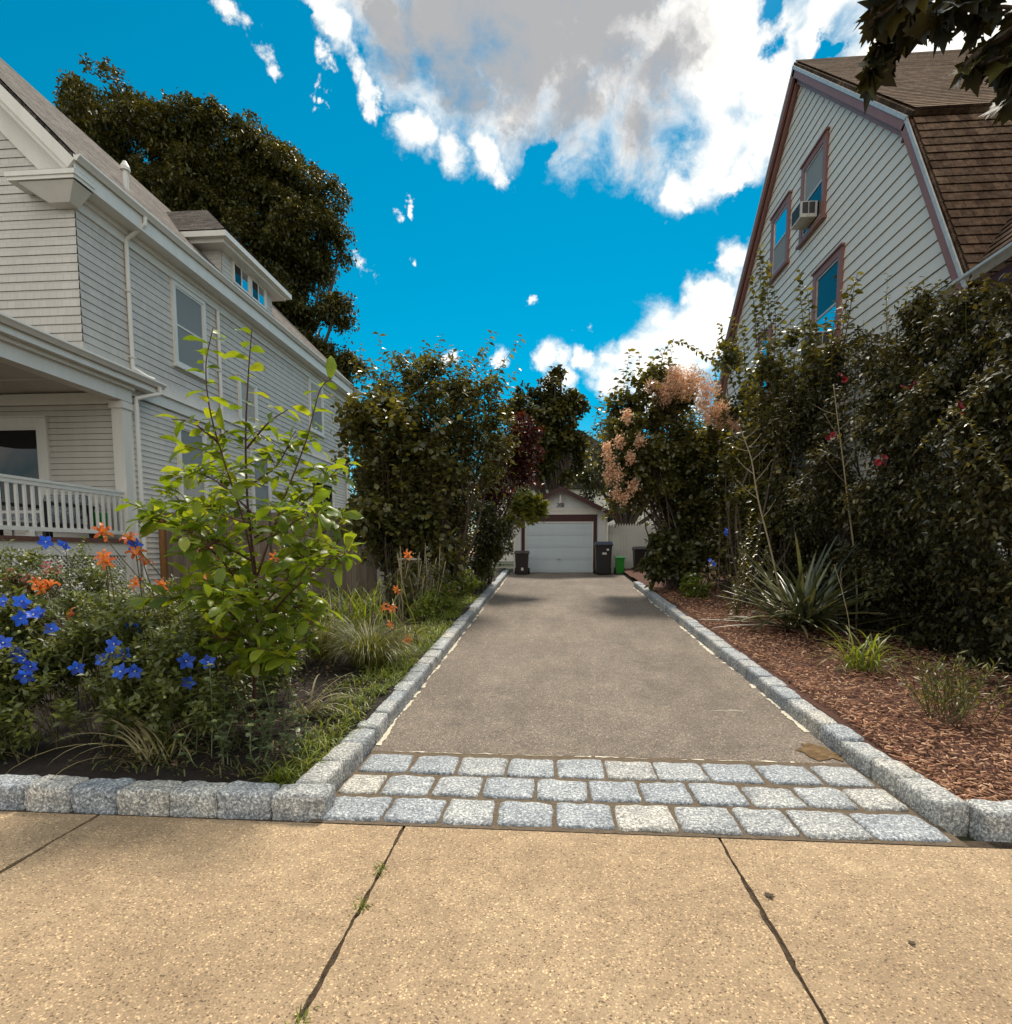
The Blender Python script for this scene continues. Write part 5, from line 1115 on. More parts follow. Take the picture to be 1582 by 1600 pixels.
# variegated tuft, fountain grass, liatris
t = thing('variegated_tuft', 'striped arching grass tuft right of the stonecrop', 'plant', (-1.95, 4.25, .1)); b0 = np.array(onground(448, 1108)) + VZ * .12; b0 = np.array([-1.98, 4.5, bedz(-1.98, 4.5)])
n = 16; blades('leaves', 'l_straw', t, b0 + rng.normal(size=(n, 3)) * np.array([.03, .03, 0]), np.concatenate([rng.normal(-.1, .45, 11), rng.random(5) * 6.28]), rng.uniform(.28, .62, n), rng.uniform(.5, 1.2, n), rng.uniform(.8, 1.9, n), .018, 7)
t = thing('fountain_grass', 'fine-bladed fountain grass mound beside the left kerb', 'grass', (-1.95, 6.1, .2)); n = 620
b0 = np.array([-2.0, 6.1, bedz(-2, 6.1)]); az = rng.random(n) * 6.28; blades('leaves', 'l_grass', t, b0 + np.stack([np.cos(az), np.sin(az), 0 * az], 1) * (rng.random(n) * .18)[:, None], az + rng.normal(0, .3, n), rng.uniform(.45, .95, n), rng.uniform(1.0, 1.5, n), rng.uniform(1.5, 2.7, n), .009, 7)
t = thing('fountain_grass', 'smaller tuft of fine dark grass behind the mound', 'grass', (-2.7, 6.5, .2)); n = 380
b0 = np.array([-2.65, 6.4, bedz(-2.6, 6.4)]); az = rng.random(n) * 6.28; blades('leaves', 'l_grass', t, b0 + np.stack([np.cos(az), np.sin(az), 0 * az], 1) * (rng.random(n) * .18)[:, None], az + rng.normal(0, .3, n), rng.uniform(.4, .85, n), rng.uniform(1.1, 1.5, n), rng.uniform(1.2, 2.2, n), .009, 7)
t = thing('daylily_foliage', 'bright green clump of upright strap leaves before the wooden fence', 'plant', (-3.0, 8.0, .3)); n = 260
b0 = np.array([-2.95, 8.0, bedz(-3, 8)]); blades('leaves', 'l_lime', t, b0 + rng.normal(size=(n, 3)) * np.array([.38, .25, 0]), rng.random(n) * 6.28, rng.uniform(.45, .95, n), rng.uniform(1.1, 1.5, n), rng.uniform(.7, 1.8, n), .02, 7)
t = thing('blazing_star', 'group of purple flower spikes beside the wooden fence', 'plant', (-2.7, 7.3, .3)); mb = MB()
SPK = [(507, 918, 7.2), (517, 923, 7.2), (531, 928, 7.2), (547, 934, 7.2), (512, 940, 7.1), (585, 958, 7.0), (521, 945, 7.1)]
for px, py, Y in SPK: e = at(px, py, Y); stalk(mb, e, (e[0] + random.uniform(-.05, .1), e[1], bedz(e[0], e[1])), .005, .02)
mb.build('stem', 'stem', t)
for px, py, Y in SPK:
    e = at(px, py, Y); n = 150; s = rng.random(n); a = rng.random(n) * 6.28; d_ = np.stack([np.cos(a), np.sin(a), .5 + 0 * a], 1); P = e - VZ * (.22 * s)[:, None] + d_ * .006
    leafmesh('flower_spike', 'f_purple', t, P, d_, np.tile(VZ, (n, 1)) + d_ * .1, .022, LEAFN)
b0 = np.array([-2.6, 7.2, bedz(-2.6, 7.2)]); n = 140; blades('leaves', 'l_grass', t, b0 + rng.normal(size=(n, 3)) * np.array([.25, .15, 0]), rng.random(n) * 6.28, rng.uniform(.3, .6, n), rng.uniform(1.1, 1.5, n), rng.uniform(.6, 1.6, n), .011, 5)
# white-flowered border by the porch, pink flowers
def flowering(label, name, spots, n, nf, fmat, fsize, lm='l_bell', size=.05, seed=1, group=None, base=None):
    bls = [blob(*a) for a in spots]; c = bls[0][0]; t = thing(name, label, 'plant', base or (c[0], c[1], gz(c[1]) + .08), group)
    crown('foliage', t, lm, bls, n, 8, .22, size, LEAF, shell=2.2, cut=.4, nf=5, seed=seed, up=.8)
    P, D, N, V = twigs(bls, nf, 1, .1, shell=6, cut=1, zmin=None, seed=seed); P = P + VZ * .03; five = np.repeat(P, 5, 0); a = np.tile(np.arange(5) * 1.257, len(P)) + np.repeat(rng.random(len(P)) * 6, 5)
    nn = np.repeat(nrm(rng.normal(size=(len(P), 3)) * .5 + np.array([.1, -.6, .7])), 5, 0); x = nrm(np.cross(nn, [0, .3, 1.])); y = np.cross(nn, x); d_ = x * np.cos(a)[:, None] + y * np.sin(a)[:, None]
    leafmesh('blossoms', fmat, t, five, d_, nn, fsize, LEAFW); mb = MB()
    for cc_, r in bls:
        for k in range(6): e = cc_ + r * rng.uniform(-.5, .6, 3); stalk(mb, e, (e[0], e[1], gz(e[1]) + .05), .005)
    mb.build('stem', 'stem', t); return t
flowering('white-flowered border plants in front of the porch lattice', 'white_phlox', [(60, 905, 45, 6.2), (130, 900, 45, 6.6), (10, 895, 40, 6.0), (185, 925, 40, 6.8), (100, 945, 40, 6.0), (30, 940, 40, 5.6)], 800, 380, 'f_white', .017, seed=41, base=(-5.2, 6.3, .22))
flowering('pink-flowered plant among the white flowers by the porch', 'pink_phlox', [(25, 905, 16, 5.6), (82, 893, 14, 5.8), (45, 915, 14, 5.6)], 90, 60, 'f_pink', .022, seed=42)
flowering('leafy perennial with white blooms between the porch corner and the young tree', 'leafy_perennial', [(220, 960, 55, 5.2), (290, 950, 50, 5.6), (160, 950, 40, 5.2), (330, 990, 50, 5.0), (270, 1000, 45, 4.8), (390, 960, 50, 5.6), (450, 990, 50, 5.6), (420, 1040, 48, 4.9), (480, 950, 40, 6.2), (340, 1050, 45, 4.5)], 1500, 90, 'f_white', .016, seed=43, base=(-3.2, 5.2, .15))
flowering('low dark green perennial along the left kerb before the canes', 'low_perennial', [(690, 920, 30, 10.5), (660, 945, 28, 9.2), (720, 905, 26, 12), (750, 890, 20, 14.0), (700, 945, 16, 10.0)], 700, 20, 'f_pink', .02, 'l_lime', .06, seed=44, base=(-2.1, 10.3, .4))
# ground cover along the left bed edge
n = 9000; y = 3.35 + 11 * rng.random(n) ** 1.6; x = -1.51 - np.abs(rng.normal(0, .3, n)); P = np.stack([x, y, [bedz(a, b_) for a, b_ in zip(x, y)]], 1)
keep = (pnoise(P, 6.5, 4) > -.02) & ((P[:, 1] > 4.0) | (P[:, 0] > -1.95)) & ((P[:, 1] > 5.0) | (rng.random(n) < .42)); P = P[keep]; n = len(P)
gcv = blades('grass_weeds', 'l_lime', None, P, rng.random(n) * 6.28, rng.uniform(.04, .2, n), rng.uniform(.3, 1.4, n), rng.uniform(.6, 2.2, n), .011, 4)
tag(gcv, kind='stuff')
n = 2600; y = 3.4 + 6 * rng.random(n); x = -1.6 - 1.6 * rng.random(n); P = np.stack([x, y, [bedz(a, b_) + .01 for a, b_ in zip(x, y)]], 1); a = rng.random(n) * 6.28
ll = leafmesh('leaf_litter', 'litter', None, P, np.stack([np.cos(a), np.sin(a), .15 * rng.normal(size=n)], 1), np.tile(VZ, (n, 1)) + rng.normal(size=(n, 3)) * .35, rng.uniform(.025, .06, n), LEAF); tag(ll, kind='stuff')
n = 900; y = 3.35 + 1.2 * rng.random(n); x = -1.55 - 1.5 * rng.random(n) ** 1.5; P = np.stack([x, y, [bedz(a, b_) for a, b_ in zip(x, y)]], 1); P = P[pnoise(P, 6, 9) > -.05]; n = len(P)
gc2 = blades('low_weeds', 'l_grass', None, P, rng.random(n) * 6.28, rng.uniform(.04, .12, n), rng.uniform(.5, 1.3, n), rng.uniform(.4, 1.6, n), .012, 4); tag(gc2, kind='stuff')
n = 1500; y = 9.2 + 5 * rng.random(n); x = -8.3 + 5 * rng.random(n); P = np.stack([x, y, [bedz(a, b_) for a, b_ in zip(x, y)]], 1)
gl_ = blades('rough_grass', 'l_lime', None, P, rng.random(n) * 6.28, rng.uniform(.1, .35, n), rng.uniform(.8, 1.5, n), rng.uniform(.4, 1.4, n), .014, 4); tag(gl_, kind='stuff')
# weeds in the sidewalk joint
for (px, py), lab in (((598, 1358), 'small weed sprouting from the sidewalk joint nearest the drive'), ((568, 1415), 'tiny weed in the same joint a step closer'), ((478, 1592), 'small weed in the joint at the bottom edge of the picture')):
    p = onground(px, py); n = 26; w = blades('weed', 'l_lime', None, np.tile(np.array([-.797, p[1], -.01]), (n, 1)) + rng.normal(size=(n, 3)) * np.array([.012, .025, 0]), rng.random(n) * 6.28, rng.uniform(.025, .06, n), rng.uniform(.3, 1.3, n), rng.uniform(.3, 1.4, n), .008, 3); tag(w, lab, 'weed', 'weeds in the sidewalk joint')

# ---- young magnolia
t = thing('magnolia_sapling', 'young tree with large glowing yellow-green leaves in the front left bed', 'tree', (-2.35, 4.35, .1))
Y = 4.3; b = np.array([-2.36, 4.35, bedz(-2.36, 4.35) - .03]); A_ = lambda *q: [at(px, py, Y + dy) for px, py, dy in q]
main = [[b] + A_((398, 1050, 0), (402, 930, 0), (388, 800, .03), (384, 690, .03), (388, 590, 0), (394, 512, -.05)),
        A_((402, 930, 0), (385, 830, -.1), (350, 720, -.2), (328, 640, -.22), (322, 570, -.2), (333, 512, -.2)),
        A_((402, 900, 0), (440, 790, .15), (478, 690, .25), (500, 610, .3), (520, 590, .3)),
        A_((402, 960, 0), (350, 880, -.2), (290, 830, -.35), (235, 812, -.4)), A_((400, 960, 0), (460, 890, .1), (510, 830, .15), (540, 815, .2)),
        A_((400, 1000, 0), (350, 950, -.35), (305, 935, -.5), (285, 945, -.5)), A_((401, 990, 0), (450, 930, -.2), (500, 890, -.3), (545, 862, -.3)),
        A_((392, 800, 0), (350, 760, .2), (310, 740, .3), (290, 755, .35)), A_((386, 700, 0), (420, 660, -.1), (450, 640, -.15)), A_((340, 690, -.2), (300, 660, -.3), (268, 655, -.3)),
        A_((398, 850, 0), (440, 830, -.3), (470, 810, -.45), (490, 815, -.5)), A_((399, 880, 0), (340, 850, -.4), (300, 870, -.6)), A_((400, 1020, 0), (405, 1030, -.25), (395, 1040, -.4)),
        A_((395, 820, 0), (330, 800, .3), (275, 790, .5)), A_((398, 840, 0), (470, 790, .4), (520, 740, .5)), A_((402, 940, 0), (430, 900, .4), (470, 880, .6)), A_((402, 940, 0), (370, 930, -.5), (340, 960, -.7)), A_((388, 760, 0), (430, 730, .3), (455, 690, .35)), A_((402, 1000, 0), (450, 985, -.2), (490, 972, -.3)), A_((401, 1010, 0), (360, 1000, -.3), (325, 995, -.45)), A_((402, 980, 0), (440, 960, .3), (475, 945, .4)), A_((402, 960, 0), (370, 900, .2), (330, 890, .3)), A_((401, 1030, 0), (430, 1030, -.3), (450, 1030, -.45))]
mb = MB(); Ps, Ds, Ns = [], [], []
for i, m in enumerate(main):
    q = bez(m, 7); r0 = .016 if i == 0 else .009; mb.tube(q, np.linspace(r0, .003, len(q)), 7)
    a, d_, n_ = along(q, .042 if i > 0 else .06, .30 if i == 0 else .22, 1.0, 2.4, .45, .12, .25); Ps.append(a); Ds.append(d_ * np.array([1, 1, .55])); Ns.append(n_)
    if i > 0 or True:
        for k in range(13):
            j = int(len(q) * random.uniform(.3, .95)); s = q[j]
            if s[2] > 2.35: continue
            e = s + np.array([random.uniform(-.2, .2), random.uniform(-.2, .2), random.uniform(.0, .16)]); w = bez([s, (s + e) / 2 + VZ * .02, e], 4); mb.tube(w, .0028, 5)
            a, d_, n_ = along(w, .038, .3, 1.05, 2.4, .6, .1, .25); Ps.append(a); Ds.append(d_ * np.array([1, 1, .55])); Ns.append(n_)
mb.build('trunk', 'redstem', t, smooth=True); P = np.concatenate(Ps); leafmesh('leaves', 'l_magnolia', t, P, np.concatenate(Ds), np.concatenate(Ns), .165 * rng.uniform(.5, 1.25, len(P)), MAGLEAF)

# ---- right of the drive
HG = 'bushes right of the drive'
# long hedge of climbing roses / privet along the right house
pts = [(1400, 520, 52, 4.6), (1450, 505, 50, 4.6), (1500, 505, 52, 4.55), (1560, 520, 60, 4.5), (1620, 540, 70, 4.5), (1360, 570, 50, 4.6), (1420, 590, 64, 4.4), (1490, 590, 70, 4.4), (1570, 610, 70, 4.35), (1300, 600, 46, 4.6), (1250, 590, 40, 4.7), (1330, 650, 60, 4.4), (1410, 670, 64, 4.25),
       (1500, 690, 70, 4.25), (1590, 700, 70, 4.25), (1260, 670, 56, 4.5), (1210, 640, 44, 4.6), (1220, 720, 50, 4.4), (1300, 740, 60, 4.2), (1390, 760, 64, 4.2), (1480, 790, 70, 4.3), (1580, 800, 76, 4.3), (1640, 900, 90, 4.4), (1540, 900, 70, 4.5), (1440, 880, 66, 4.5), (1340, 850, 56, 4.4), (1250, 800, 44, 4.3), (1640, 640, 80, 4.4), (1460, 960, 44, 4.7), (1570, 980, 50, 4.7), (1380, 930, 44, 4.6), (1300, 900, 40, 4.6), (1500, 1000, 34, 4.9), (1240, 880, 40, 4.5), (1420, 820, 60, 4.9), (1500, 850, 60, 5.0), (1330, 800, 60, 4.9)]
bl = [blob(px, py, r, X=X, fx=.75) for px, py, r, X in pts]
t = thing('climbing_rose', 'huge dark climbing rose hedge with a few red blooms against the right house', 'hedge', (4.5, 8.0, .3))
crown('foliage', t, 'l_hedge', bl, 11500, 8, .45, .08, LEAF, shell=2.6, cut=.16, nf=3.4, seed=51, up=.35, ldroop=.45)
stems(t, limbs((4.6, 7.9, .25), bl, 12) + limbs((4.7, 9.4, .35), bl, 10) + limbs((4.9, 6.8, .2), bl, 8), .025, .005, 'darkbark')
low = [blob(px, py, r, X=X, fx=.8) for px, py, r, X in [(1290, 920, 44, 4.5), (1350, 950, 42, 4.6), (1410, 950, 44, 4.7), (1470, 975, 44, 4.75), (1530, 985, 48, 4.8), (1590, 1000, 50, 4.8), (1250, 870, 44, 4.5), (1380, 880, 56, 4.7), (1460, 900, 60, 4.8), (1550, 920, 66, 4.8)]]
crown('low_foliage', t, 'l_hedge', low, 3800, 8, .4, .075, LEAF, shell=2.4, cut=.3, nf=3.4, seed=58, up=.2, ldroop=.6)
for px, py in [(1495, 640), (1298, 685), (1375, 722), (1310, 590), (1418, 605)]:
    c = atX(px, py, 3.75 if py > 610 else 3.95)
    for k in range(3):
        mb = MB(); petals(mb, c + rng.normal(size=3) * .03, toward(.5, .3), [(.002, 0), (.02, .018), (.034, .024), (.04, .02)], 7, [.004, .016, .018, .006]); mb.build('flower', 'f_red', t)
def twigshoot(tips, X): 
    out = []
    for px, py, dx in tips: e = atX(px, py, X); b = atX(px + dx, py + 110, X); out.append([b, (b + e) / 2 + rng.normal(size=3) * .03, e])
    return out
shoots(t, twigshoot([(1388, 425, 0), (1420, 440, 5), (1445, 432, -5), (1470, 432, 8), (1513, 440, 0), (1385, 460, 10), (1405, 470, 0), (1540, 470, 10), (1570, 450, 0), (1350, 500, 10), (1495, 470, 0)], 4.5), .05, .075, LEAF, 'l_olive', 'stem', .005, fwd=.6, droop=.2)
# arching cane with small leaves
shoots(t, [[atX(1420, 720, 3.7), atX(1470, 660, 3.65), atX(1500, 645, 3.6), atX(1540, 700, 3.6), atX(1585, 760, 3.6)]], .022, .05, LEAF, 'l_olive', 'stem', .005, name='arching_cane')
# tall shoots in front of the right house
t = thing('lilac_bush', 'tall bush with long upright leafy shoots before the pale gable wall', 'bush', (3.9, 11.5, .45), HG)
bl = [blob(*a, X=X) for *a, X in [(1190, 600, 36, 4.3), (1150, 640, 40, 4.2), (1210, 560, 30, 4.4), (1170, 700, 46, 4.1), (1140, 560, 26, 4.3), (1230, 640, 36, 4.4), (1180, 770, 44, 4.0), (1130, 720, 40, 4.0), (1280, 560, 34, 4.5), (1250, 540, 26, 4.5), (1150, 830, 46, 4.2), (1200, 850, 46, 4.3), (1120, 790, 40, 4.2), (1230, 800, 46, 4.4), (1180, 910, 36, 4.2), (1120, 880, 36, 4.3), (1240, 900, 36, 4.4)]]
fan(t, bl, (3.9, 11.2, .42), 85, .105, LEAFW, 'l_olive', spread=.4)
crown('foliage', t, 'l_olive', bl, 1300, 7, .45, .11, LEAFW, shell=1.6, cut=.22, nf=3.4, seed=52, up=.6); stems(t, limbs((3.7, 11.2, .4), bl, 12), .03, .006)
shoots(t, twigshoot([(1188, 385, 4), (1200, 410, 8), (1175, 430, 8), (1210, 450, 0), (1250, 425, 10), (1262, 450, 4), (1340, 425, -20), (1325, 445, -15), (1145, 495, 12), (1125, 505, 25), (1160, 500, 5), (1225, 480, 0), (1290, 500, -8), (1310, 470, -10), (1180, 480, 5), (1240, 500, 0)], 4.35) + [[atX(1200, 560, 4.35), atX(1190, 460, 4.35), atX(1188, 388, 4.35)], [atX(1290, 560, 4.4), atX(1320, 480, 4.4), atX(1342, 428, 4.4)]], .045, .125, LEAFW, 'l_olive', 'bark', .009, fwd=.55, droop=.5)
# smoke bush
t = thing('smoke_bush', 'rounded bush with peach coloured feathery plumes right of the garage', 'bush', (2.75, 14.3, .65), HG)
bl = [blob(*a, Y=14) for a in [(1030, 640, 56), (990, 680, 48), (1080, 650, 56), (1010, 740, 52), (1070, 740, 60), (1110, 700, 50), (985, 735, 30), (1075, 795, 40), (1110, 790, 46), (1085, 850, 30), (1110, 860, 40), (1090, 890, 26), (1060, 610, 34), (1000, 620, 30), (965, 640, 26)]]
fan(t, bl, (3.15, 14.2, .6), 85, .13, LEAFW, 'l_olive')
crown('foliage', t, 'l_olive', bl, 1300, 7, .6, .13, LEAFW, shell=1.5, cut=.2, nf=3, seed=53, up=.5); stems(t, limbs((3.15, 14.2, .6), bl, 12), .04, .008)
def plume(c, r, n):
    P = c + nrm(rng.normal(size=(n, 3))) * (rng.random(n) ** .5)[:, None] * r; D = nrm(rng.normal(size=(n, 3)) + VZ * .3); return P, D
Pp, Dp = [], []
for px, py, r in [(1060, 595, 15), (1080, 588, 14), (1045, 608, 14), (1095, 600, 15), (1110, 610, 13), (1035, 620, 12), (1072, 610, 14), (1100, 630, 12), (1125, 640, 11), (1055, 585, 11), (1110, 650, 11), (1130, 660, 10), (1150, 670, 10), (1020, 605, 9)]:
    a, d_ = plume(at(px, py, 13.4), r / F_ * 17, 520); Pp.append(a); Dp.append(d_)
P = np.concatenate(Pp); leafmesh('plumes', 'plume', t, P, np.concatenate(Dp), rng.normal(size=P.shape), .085 * rng.uniform(.5, 1.3, len(P)), LEAFN)
t2 = thing('panicle_hydrangea', 'bush with pale peach flower cones leaning toward the garage', 'bush', (2.9, 13.3, .6), HG)
bl = [blob(*a, Y=13) for a in [(985, 670, 26), (1000, 700, 36), (985, 735, 26), (1020, 755, 28), (1030, 720, 36)]]
crown('foliage', t2, 'l_olive', bl, 900, 7, .3, .10, LEAFW, shell=2.4, cut=.35, nf=4, seed=54); stems(t2, limbs((2.95, 13.3, .6), bl, 8), .02, .006)
for px, py, r in [(950, 712, 8), (955, 730, 9), (965, 742, 9), (950, 745, 7), (962, 770, 8), (975, 778, 9), (968, 690, 8), (990, 760, 8), (948, 700, 6), (985, 715, 7), (980, 650, 8), (1000, 690, 7)]:
    c = at(px, py, 12.5); n = 150; P = c + rng.normal(size=(n, 3)) * np.array([.5, .5, .7]) * r / F_ * 12.8; leafmesh('blossoms', 'plume', t2, P, nrm(rng.normal(size=(n, 3))), rng.normal(size=(n, 3)), .055, LEAFW)
shoots(t, up_shoots([(985, 545), (1000, 550), (1048, 540), (968, 590), (940, 612), (955, 610), (975, 575), (1015, 570)], 13.6, 120, 25) + [[at(1040, 640, 13.6), at(1035, 560, 13.6), at(1060, 533, 13.6), at(1110, 560, 13.6), at(1150, 575, 13.4)]], .05, .14, LEAFW, 'l_olive', 'bark', .009, fwd=.55, droop=.55)
# low hydrangea, small light plant, campanula
t = thing('hydrangea', 'low broad-leaved dark bush at the far end of the right kerb', 'bush', (2.6, 13.0, .6), HG)
bl = [blob(*a, Y=12.9) for a in [(1026, 870, 24), (1048, 858, 30), (1036, 846, 20), (1070, 862, 30), (1058, 885, 24), (1022, 888, 18), (1012, 882, 12)]]
crown('foliage', t, 'l_dark', bl, 420, 6, .2, .14, LEAFW, shell=2.2, cut=.5, nf=4, seed=55, up=.4, kc=5); stems(t, limbs((2.65, 13.0, .55), bl, 6, .2), .012, .005)
flowering('small light green plant with white flower heads on the mulch', 'light_perennial', [(1085, 910, 15, 12.), (1096, 918, 13, 11.9), (1075, 920, 12, 12.1)], 130, 20, 'f_white', .03, 'l_lime', .075, seed=56, base=(2.95, 12, .55))
t = thing('campanula', 'tall leafy stems with two pale blue flower heads beside the sword-leaved plant', 'plant', (3.0, 9.4, .35))
pth = [[np.array([3.0 + random.uniform(-.15, .35), 9.4 + random.uniform(-.3, .3), .35])] + [at(px, py, 9.4)] for px, py in [(1175, 795), (1190, 830), (1160, 850), (1150, 870), (1200, 860), (1140, 900), (1185, 810), (1168, 880), (1210, 890), (1130, 930)]]
pth = [[p[0], (p[0] + p[1]) / 2 + rng.normal(size=3) * .05, p[1]] for p in pth]; shoots(t, pth, .022, .075, LEAF, 'l_olive', 'stem', .005, fwd=.6, droop=.0, name='stem')
for px, py in [(1136, 832), (1113, 879)]:
    for k in range(4): bell(t, at(px + random.uniform(-5, 5), py + random.uniform(-5, 5), 9.2), toward(.6), .03)
mb = MB(); stalk(mb, at(1136, 836, 9.2), (3.0, 9.4, .35), .004); stalk(mb, at(1113, 883, 9.2), (2.9, 9.3, .35), .004); mb.build('flower_stalk', 'stem', t)
# yucca with two dry flower stalks
t = thing('yucca', 'spiky sword-leaved yucca with two tall dry flower stalks', 'plant', (3.45, 8.2, .3))
b0 = np.array([3.5, 8.2, bedz(3.5, 8.2)])
n = 140; blades('leaves', 'l_yucca', t, b0 + VZ * rng.uniform(0, .25, n)[:, None] + rng.normal(size=(n, 3)) * np.array([.12, .12, 0]), rng.random(n) * 6.28, rng.uniform(.85, 1.6, n), np.arcsin(rng.uniform(.04, .92, n)), rng.uniform(.0, .7, n) ** 1.6, .062, 6, fold=.5)
n = 26; blades('dead_leaves', 'l_straw', t, b0 + rng.normal(size=(n, 3)) * np.array([.1, .1, 0]) + VZ * .12, rng.random(n) * 6.28, rng.uniform(.5, .9, n), rng.uniform(.1, .6, n), rng.uniform(.5, 1.1, n), .045, 6)
for P_, tw in (([(1228, 965), (1205, 860), (1185, 780), (1175, 720), (1165, 690), (1158, 672)], [(.42, -28, -30), (.5, 26, -34), (.55, -24, -26), (.62, 24, -26), (.68, -34, -14), (.74, 22, -22), (.8, -22, -16), (.86, 20, -18), (.35, 18, -28)]),
               ([(1341, 940), (1335, 860), (1325, 780), (1318, 720), (1310, 660), (1303, 600)], [(.42, 22, -36), (.5, -30, -30), (.56, 22, -40), (.62, -40, -28), (.68, 34, -32), (.72, -26, -34), (.78, 26, -30), (.84, -32, -18), (.88, 30, -22)])):
    Yk = 8.3; path = bez([at(px, py, Yk) for px, py in P_], 5); path[0, 2] = bedz(path[0, 0], Yk); mb = MB(); mb.tube(path, np.linspace(.014, .005, len(path)), 7)
    for s, dx, dy in tw:
        i = int(s * (len(path) - 1)); p = path[i]; e = p + np.array([dx * .0093, random.uniform(-.1, .1), -dy * .0093]) * 1.0; mb.tube(bez([p, p + (e - p) * .5 - VZ * .02, e], 4), np.linspace(.005, .002, 9), 5)
    mb.build('flower_stalk', 'drystem', t, smooth=True)
t = thing('dry_twig', 'pale bare forked twig standing in front of the yucca', 'twig', (3.3, 6.9, .2)); mb = MB()
q = bez([(3.32, 6.7, .2), at(1328, 985, 6.7), at(1318, 930, 6.7), at(1304, 882, 6.7)], 6); mb.tube(q, np.linspace(.006, .003, len(q)), 5); q = bez([at(1316, 915, 6.7), at(1314, 900, 6.7), at(1316, 886, 6.7)], 3); mb.tube(q, .0025, 5); mb.build('stick', 'drystem', t)
t = thing('daylily_tuft', 'yellow-green arching leaf tuft in the middle of the mulch', 'plant', (3.3, 6.3, .2)); b0 = np.array([3.28, 6.3, bedz(3.28, 6.3)]); n = 70
blades('leaves', 'l_lime', t, b0 + rng.normal(size=(n, 3)) * np.array([.07, .07, 0]), rng.random(n) * 6.28, rng.uniform(.38, .78, n), rng.uniform(.7, 1.5, n), rng.uniform(.9, 2.5, n), .021, 7)
n = 20; blades('dry_leaves', 'l_straw', t, b0 + rng.normal(size=(n, 3)) * np.array([.07, .07, 0]), rng.random(n) * 6.28, rng.uniform(.2, .45, n), rng.uniform(.3, .9, n), rng.uniform(.9, 1.6, n), .012, 6)
t = thing('small_rose', 'small rose plant with one red bloom on the mulch', 'plant', (3.55, 5.75, .17)); c0 = at(1472, 1080, 5.7)
crown('foliage', t, 'l_bell', [(c0, np.array([.14, .13, .08]))], 70, 5, .1, .06, LEAFW, shell=2, cut=2, seed=57); mb = MB()
for k in range(5): e = c0 + rng.normal(size=3) * .05; stalk(mb, e, (c0[0], c0[1], bedz(c0[0], c0[1])), .003, .01)
mb.build('stem', 'stem', t); mb = MB(); c = at(1463, 1057, 5.65); petals(mb, c, toward(.2, .8), [(.002, 0), (.02, .02), (.03, .03), (.035, .026)], 8, [.004, .016, .018, .006]); mb.build('flower', 'f_red', t)
t = thing('weed_tuft', 'dark straggly upright weed tuft on the mulch near the right kerb', 'plant', (3.15, 4.75, .12)); n = 46; mb = MB(); Ps, Ds, Ns = [], [], []
for k in range(n):
    bx_ = np.array([3.12 + random.gauss(0, .10), 4.7 + random.gauss(0, .10), bedz(3.1, 4.7)]); e = bx_ + np.array([random.gauss(0, .16), random.gauss(0, .13), random.uniform(.22, .52)]); q = bez([bx_, (bx_ + e) / 2 + rng.normal(size=3) * .015, e], 4); mb.tube(q, .0035, 5)
    a, d_, n_ = along(q, .022, .25, 1., 2.4, .9, -.1); Ps.append(a); Ds.append(d_); Ns.append(n_)
mb.build('stem', 'stem', t); P = np.concatenate(Ps); leafmesh('leaves', 'l_grass', t, P, np.concatenate(Ds), np.concatenate(Ns), .065 * rng.uniform(.6, 1.3, len(P)), LEAFN)
t = thing('thin_stake', 'thin dark bare stem beside the arching leaf tuft', 'stem', (3.35, 6.2, .2)); p = at(1432, 1098, 5.6); mb = MB(); q = bez([p, at(1428, 1060, 5.6), at(1422, 1020, 5.6)], 4); q[0, 2] = bedz(p[0], 5.6) - .02; mb.tube(q, .004, 5); mb.build('stick', 'redstem', t)
# mulch chips
n = 34000; y = 3.3 + 10.5 * rng.random(n) ** 1.5; x = 2.32 + (4.2 + .1 * y) * rng.random(n) ** 1.15; z = np.array([bedz(a, b_) for a, b_ in zip(x, y)]); P = np.stack([x, y, z + rng.uniform(.0, .02, n)], 1)
a = rng.random(n) * 6.28; D = np.stack([np.cos(a), np.sin(a), rng.normal(0, .22, n)], 1); sz = rng.uniform(.018, .058, n)
ch = leafmesh('mulch_chips', 'chip', None, P, D, np.tile(VZ, (n, 1)) + rng.normal(size=(n, 3)) * .35, sz, CHIP, wid=sz * rng.uniform(.5, 1.1, n)); tag(ch, kind='stuff')
n = 40; x = rng.uniform(2.2, 2.35, n); y = rng.uniform(3.4, 6, n)
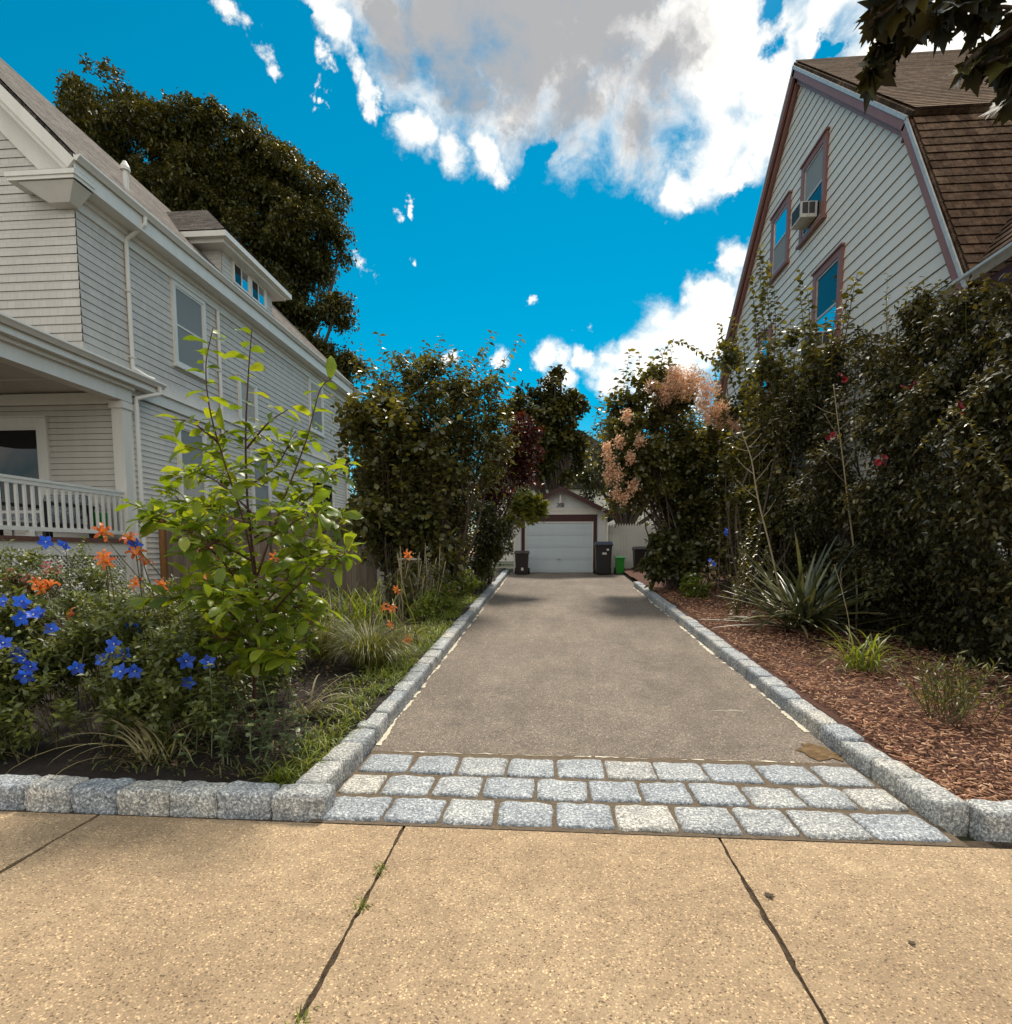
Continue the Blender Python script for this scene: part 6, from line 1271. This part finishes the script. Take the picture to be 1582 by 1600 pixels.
# ---- street maple overhead at the right: its low branch hangs into the picture
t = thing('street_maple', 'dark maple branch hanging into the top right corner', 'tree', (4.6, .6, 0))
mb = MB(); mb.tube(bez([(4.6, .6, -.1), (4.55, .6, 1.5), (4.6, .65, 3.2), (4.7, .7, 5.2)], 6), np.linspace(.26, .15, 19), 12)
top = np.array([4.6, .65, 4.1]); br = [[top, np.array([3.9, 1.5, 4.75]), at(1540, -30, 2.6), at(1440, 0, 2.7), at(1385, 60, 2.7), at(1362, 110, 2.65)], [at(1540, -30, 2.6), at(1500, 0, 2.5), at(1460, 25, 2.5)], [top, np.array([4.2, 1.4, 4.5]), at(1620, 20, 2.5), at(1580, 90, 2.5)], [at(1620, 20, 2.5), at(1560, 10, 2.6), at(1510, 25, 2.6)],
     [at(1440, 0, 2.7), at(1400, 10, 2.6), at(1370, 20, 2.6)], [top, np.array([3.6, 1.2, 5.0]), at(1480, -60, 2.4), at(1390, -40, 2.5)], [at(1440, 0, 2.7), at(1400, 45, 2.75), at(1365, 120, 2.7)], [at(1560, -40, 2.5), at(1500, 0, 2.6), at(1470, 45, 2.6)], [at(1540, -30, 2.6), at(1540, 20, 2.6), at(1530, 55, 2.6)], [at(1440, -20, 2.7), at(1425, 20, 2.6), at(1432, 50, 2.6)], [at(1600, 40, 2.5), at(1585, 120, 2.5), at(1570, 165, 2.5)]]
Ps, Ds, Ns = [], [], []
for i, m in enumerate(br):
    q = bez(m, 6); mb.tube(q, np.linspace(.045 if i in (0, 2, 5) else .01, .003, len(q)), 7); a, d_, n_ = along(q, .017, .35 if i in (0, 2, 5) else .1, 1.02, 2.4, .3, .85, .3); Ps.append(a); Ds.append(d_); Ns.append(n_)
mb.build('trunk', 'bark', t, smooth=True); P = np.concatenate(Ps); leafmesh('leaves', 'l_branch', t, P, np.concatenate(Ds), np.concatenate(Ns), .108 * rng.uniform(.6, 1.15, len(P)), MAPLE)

for (px, py), lab, s_ in (((1196, 1402), 'small dark curled leaf on the sidewalk beside the right-hand joint', .05), ((1421, 1476), 'tiny brown leaf scrap on the sidewalk slab below the mulch bed', .03)):
    p = onground(px, py); o_ = leafmesh('dead_leaf', 'litter', None, p[None] + VZ * .006, np.array([[.9, .3, .12]]), np.array([[0, .2, 1.]]), s_, MAPLE); tag(o_, lab, 'leaf')
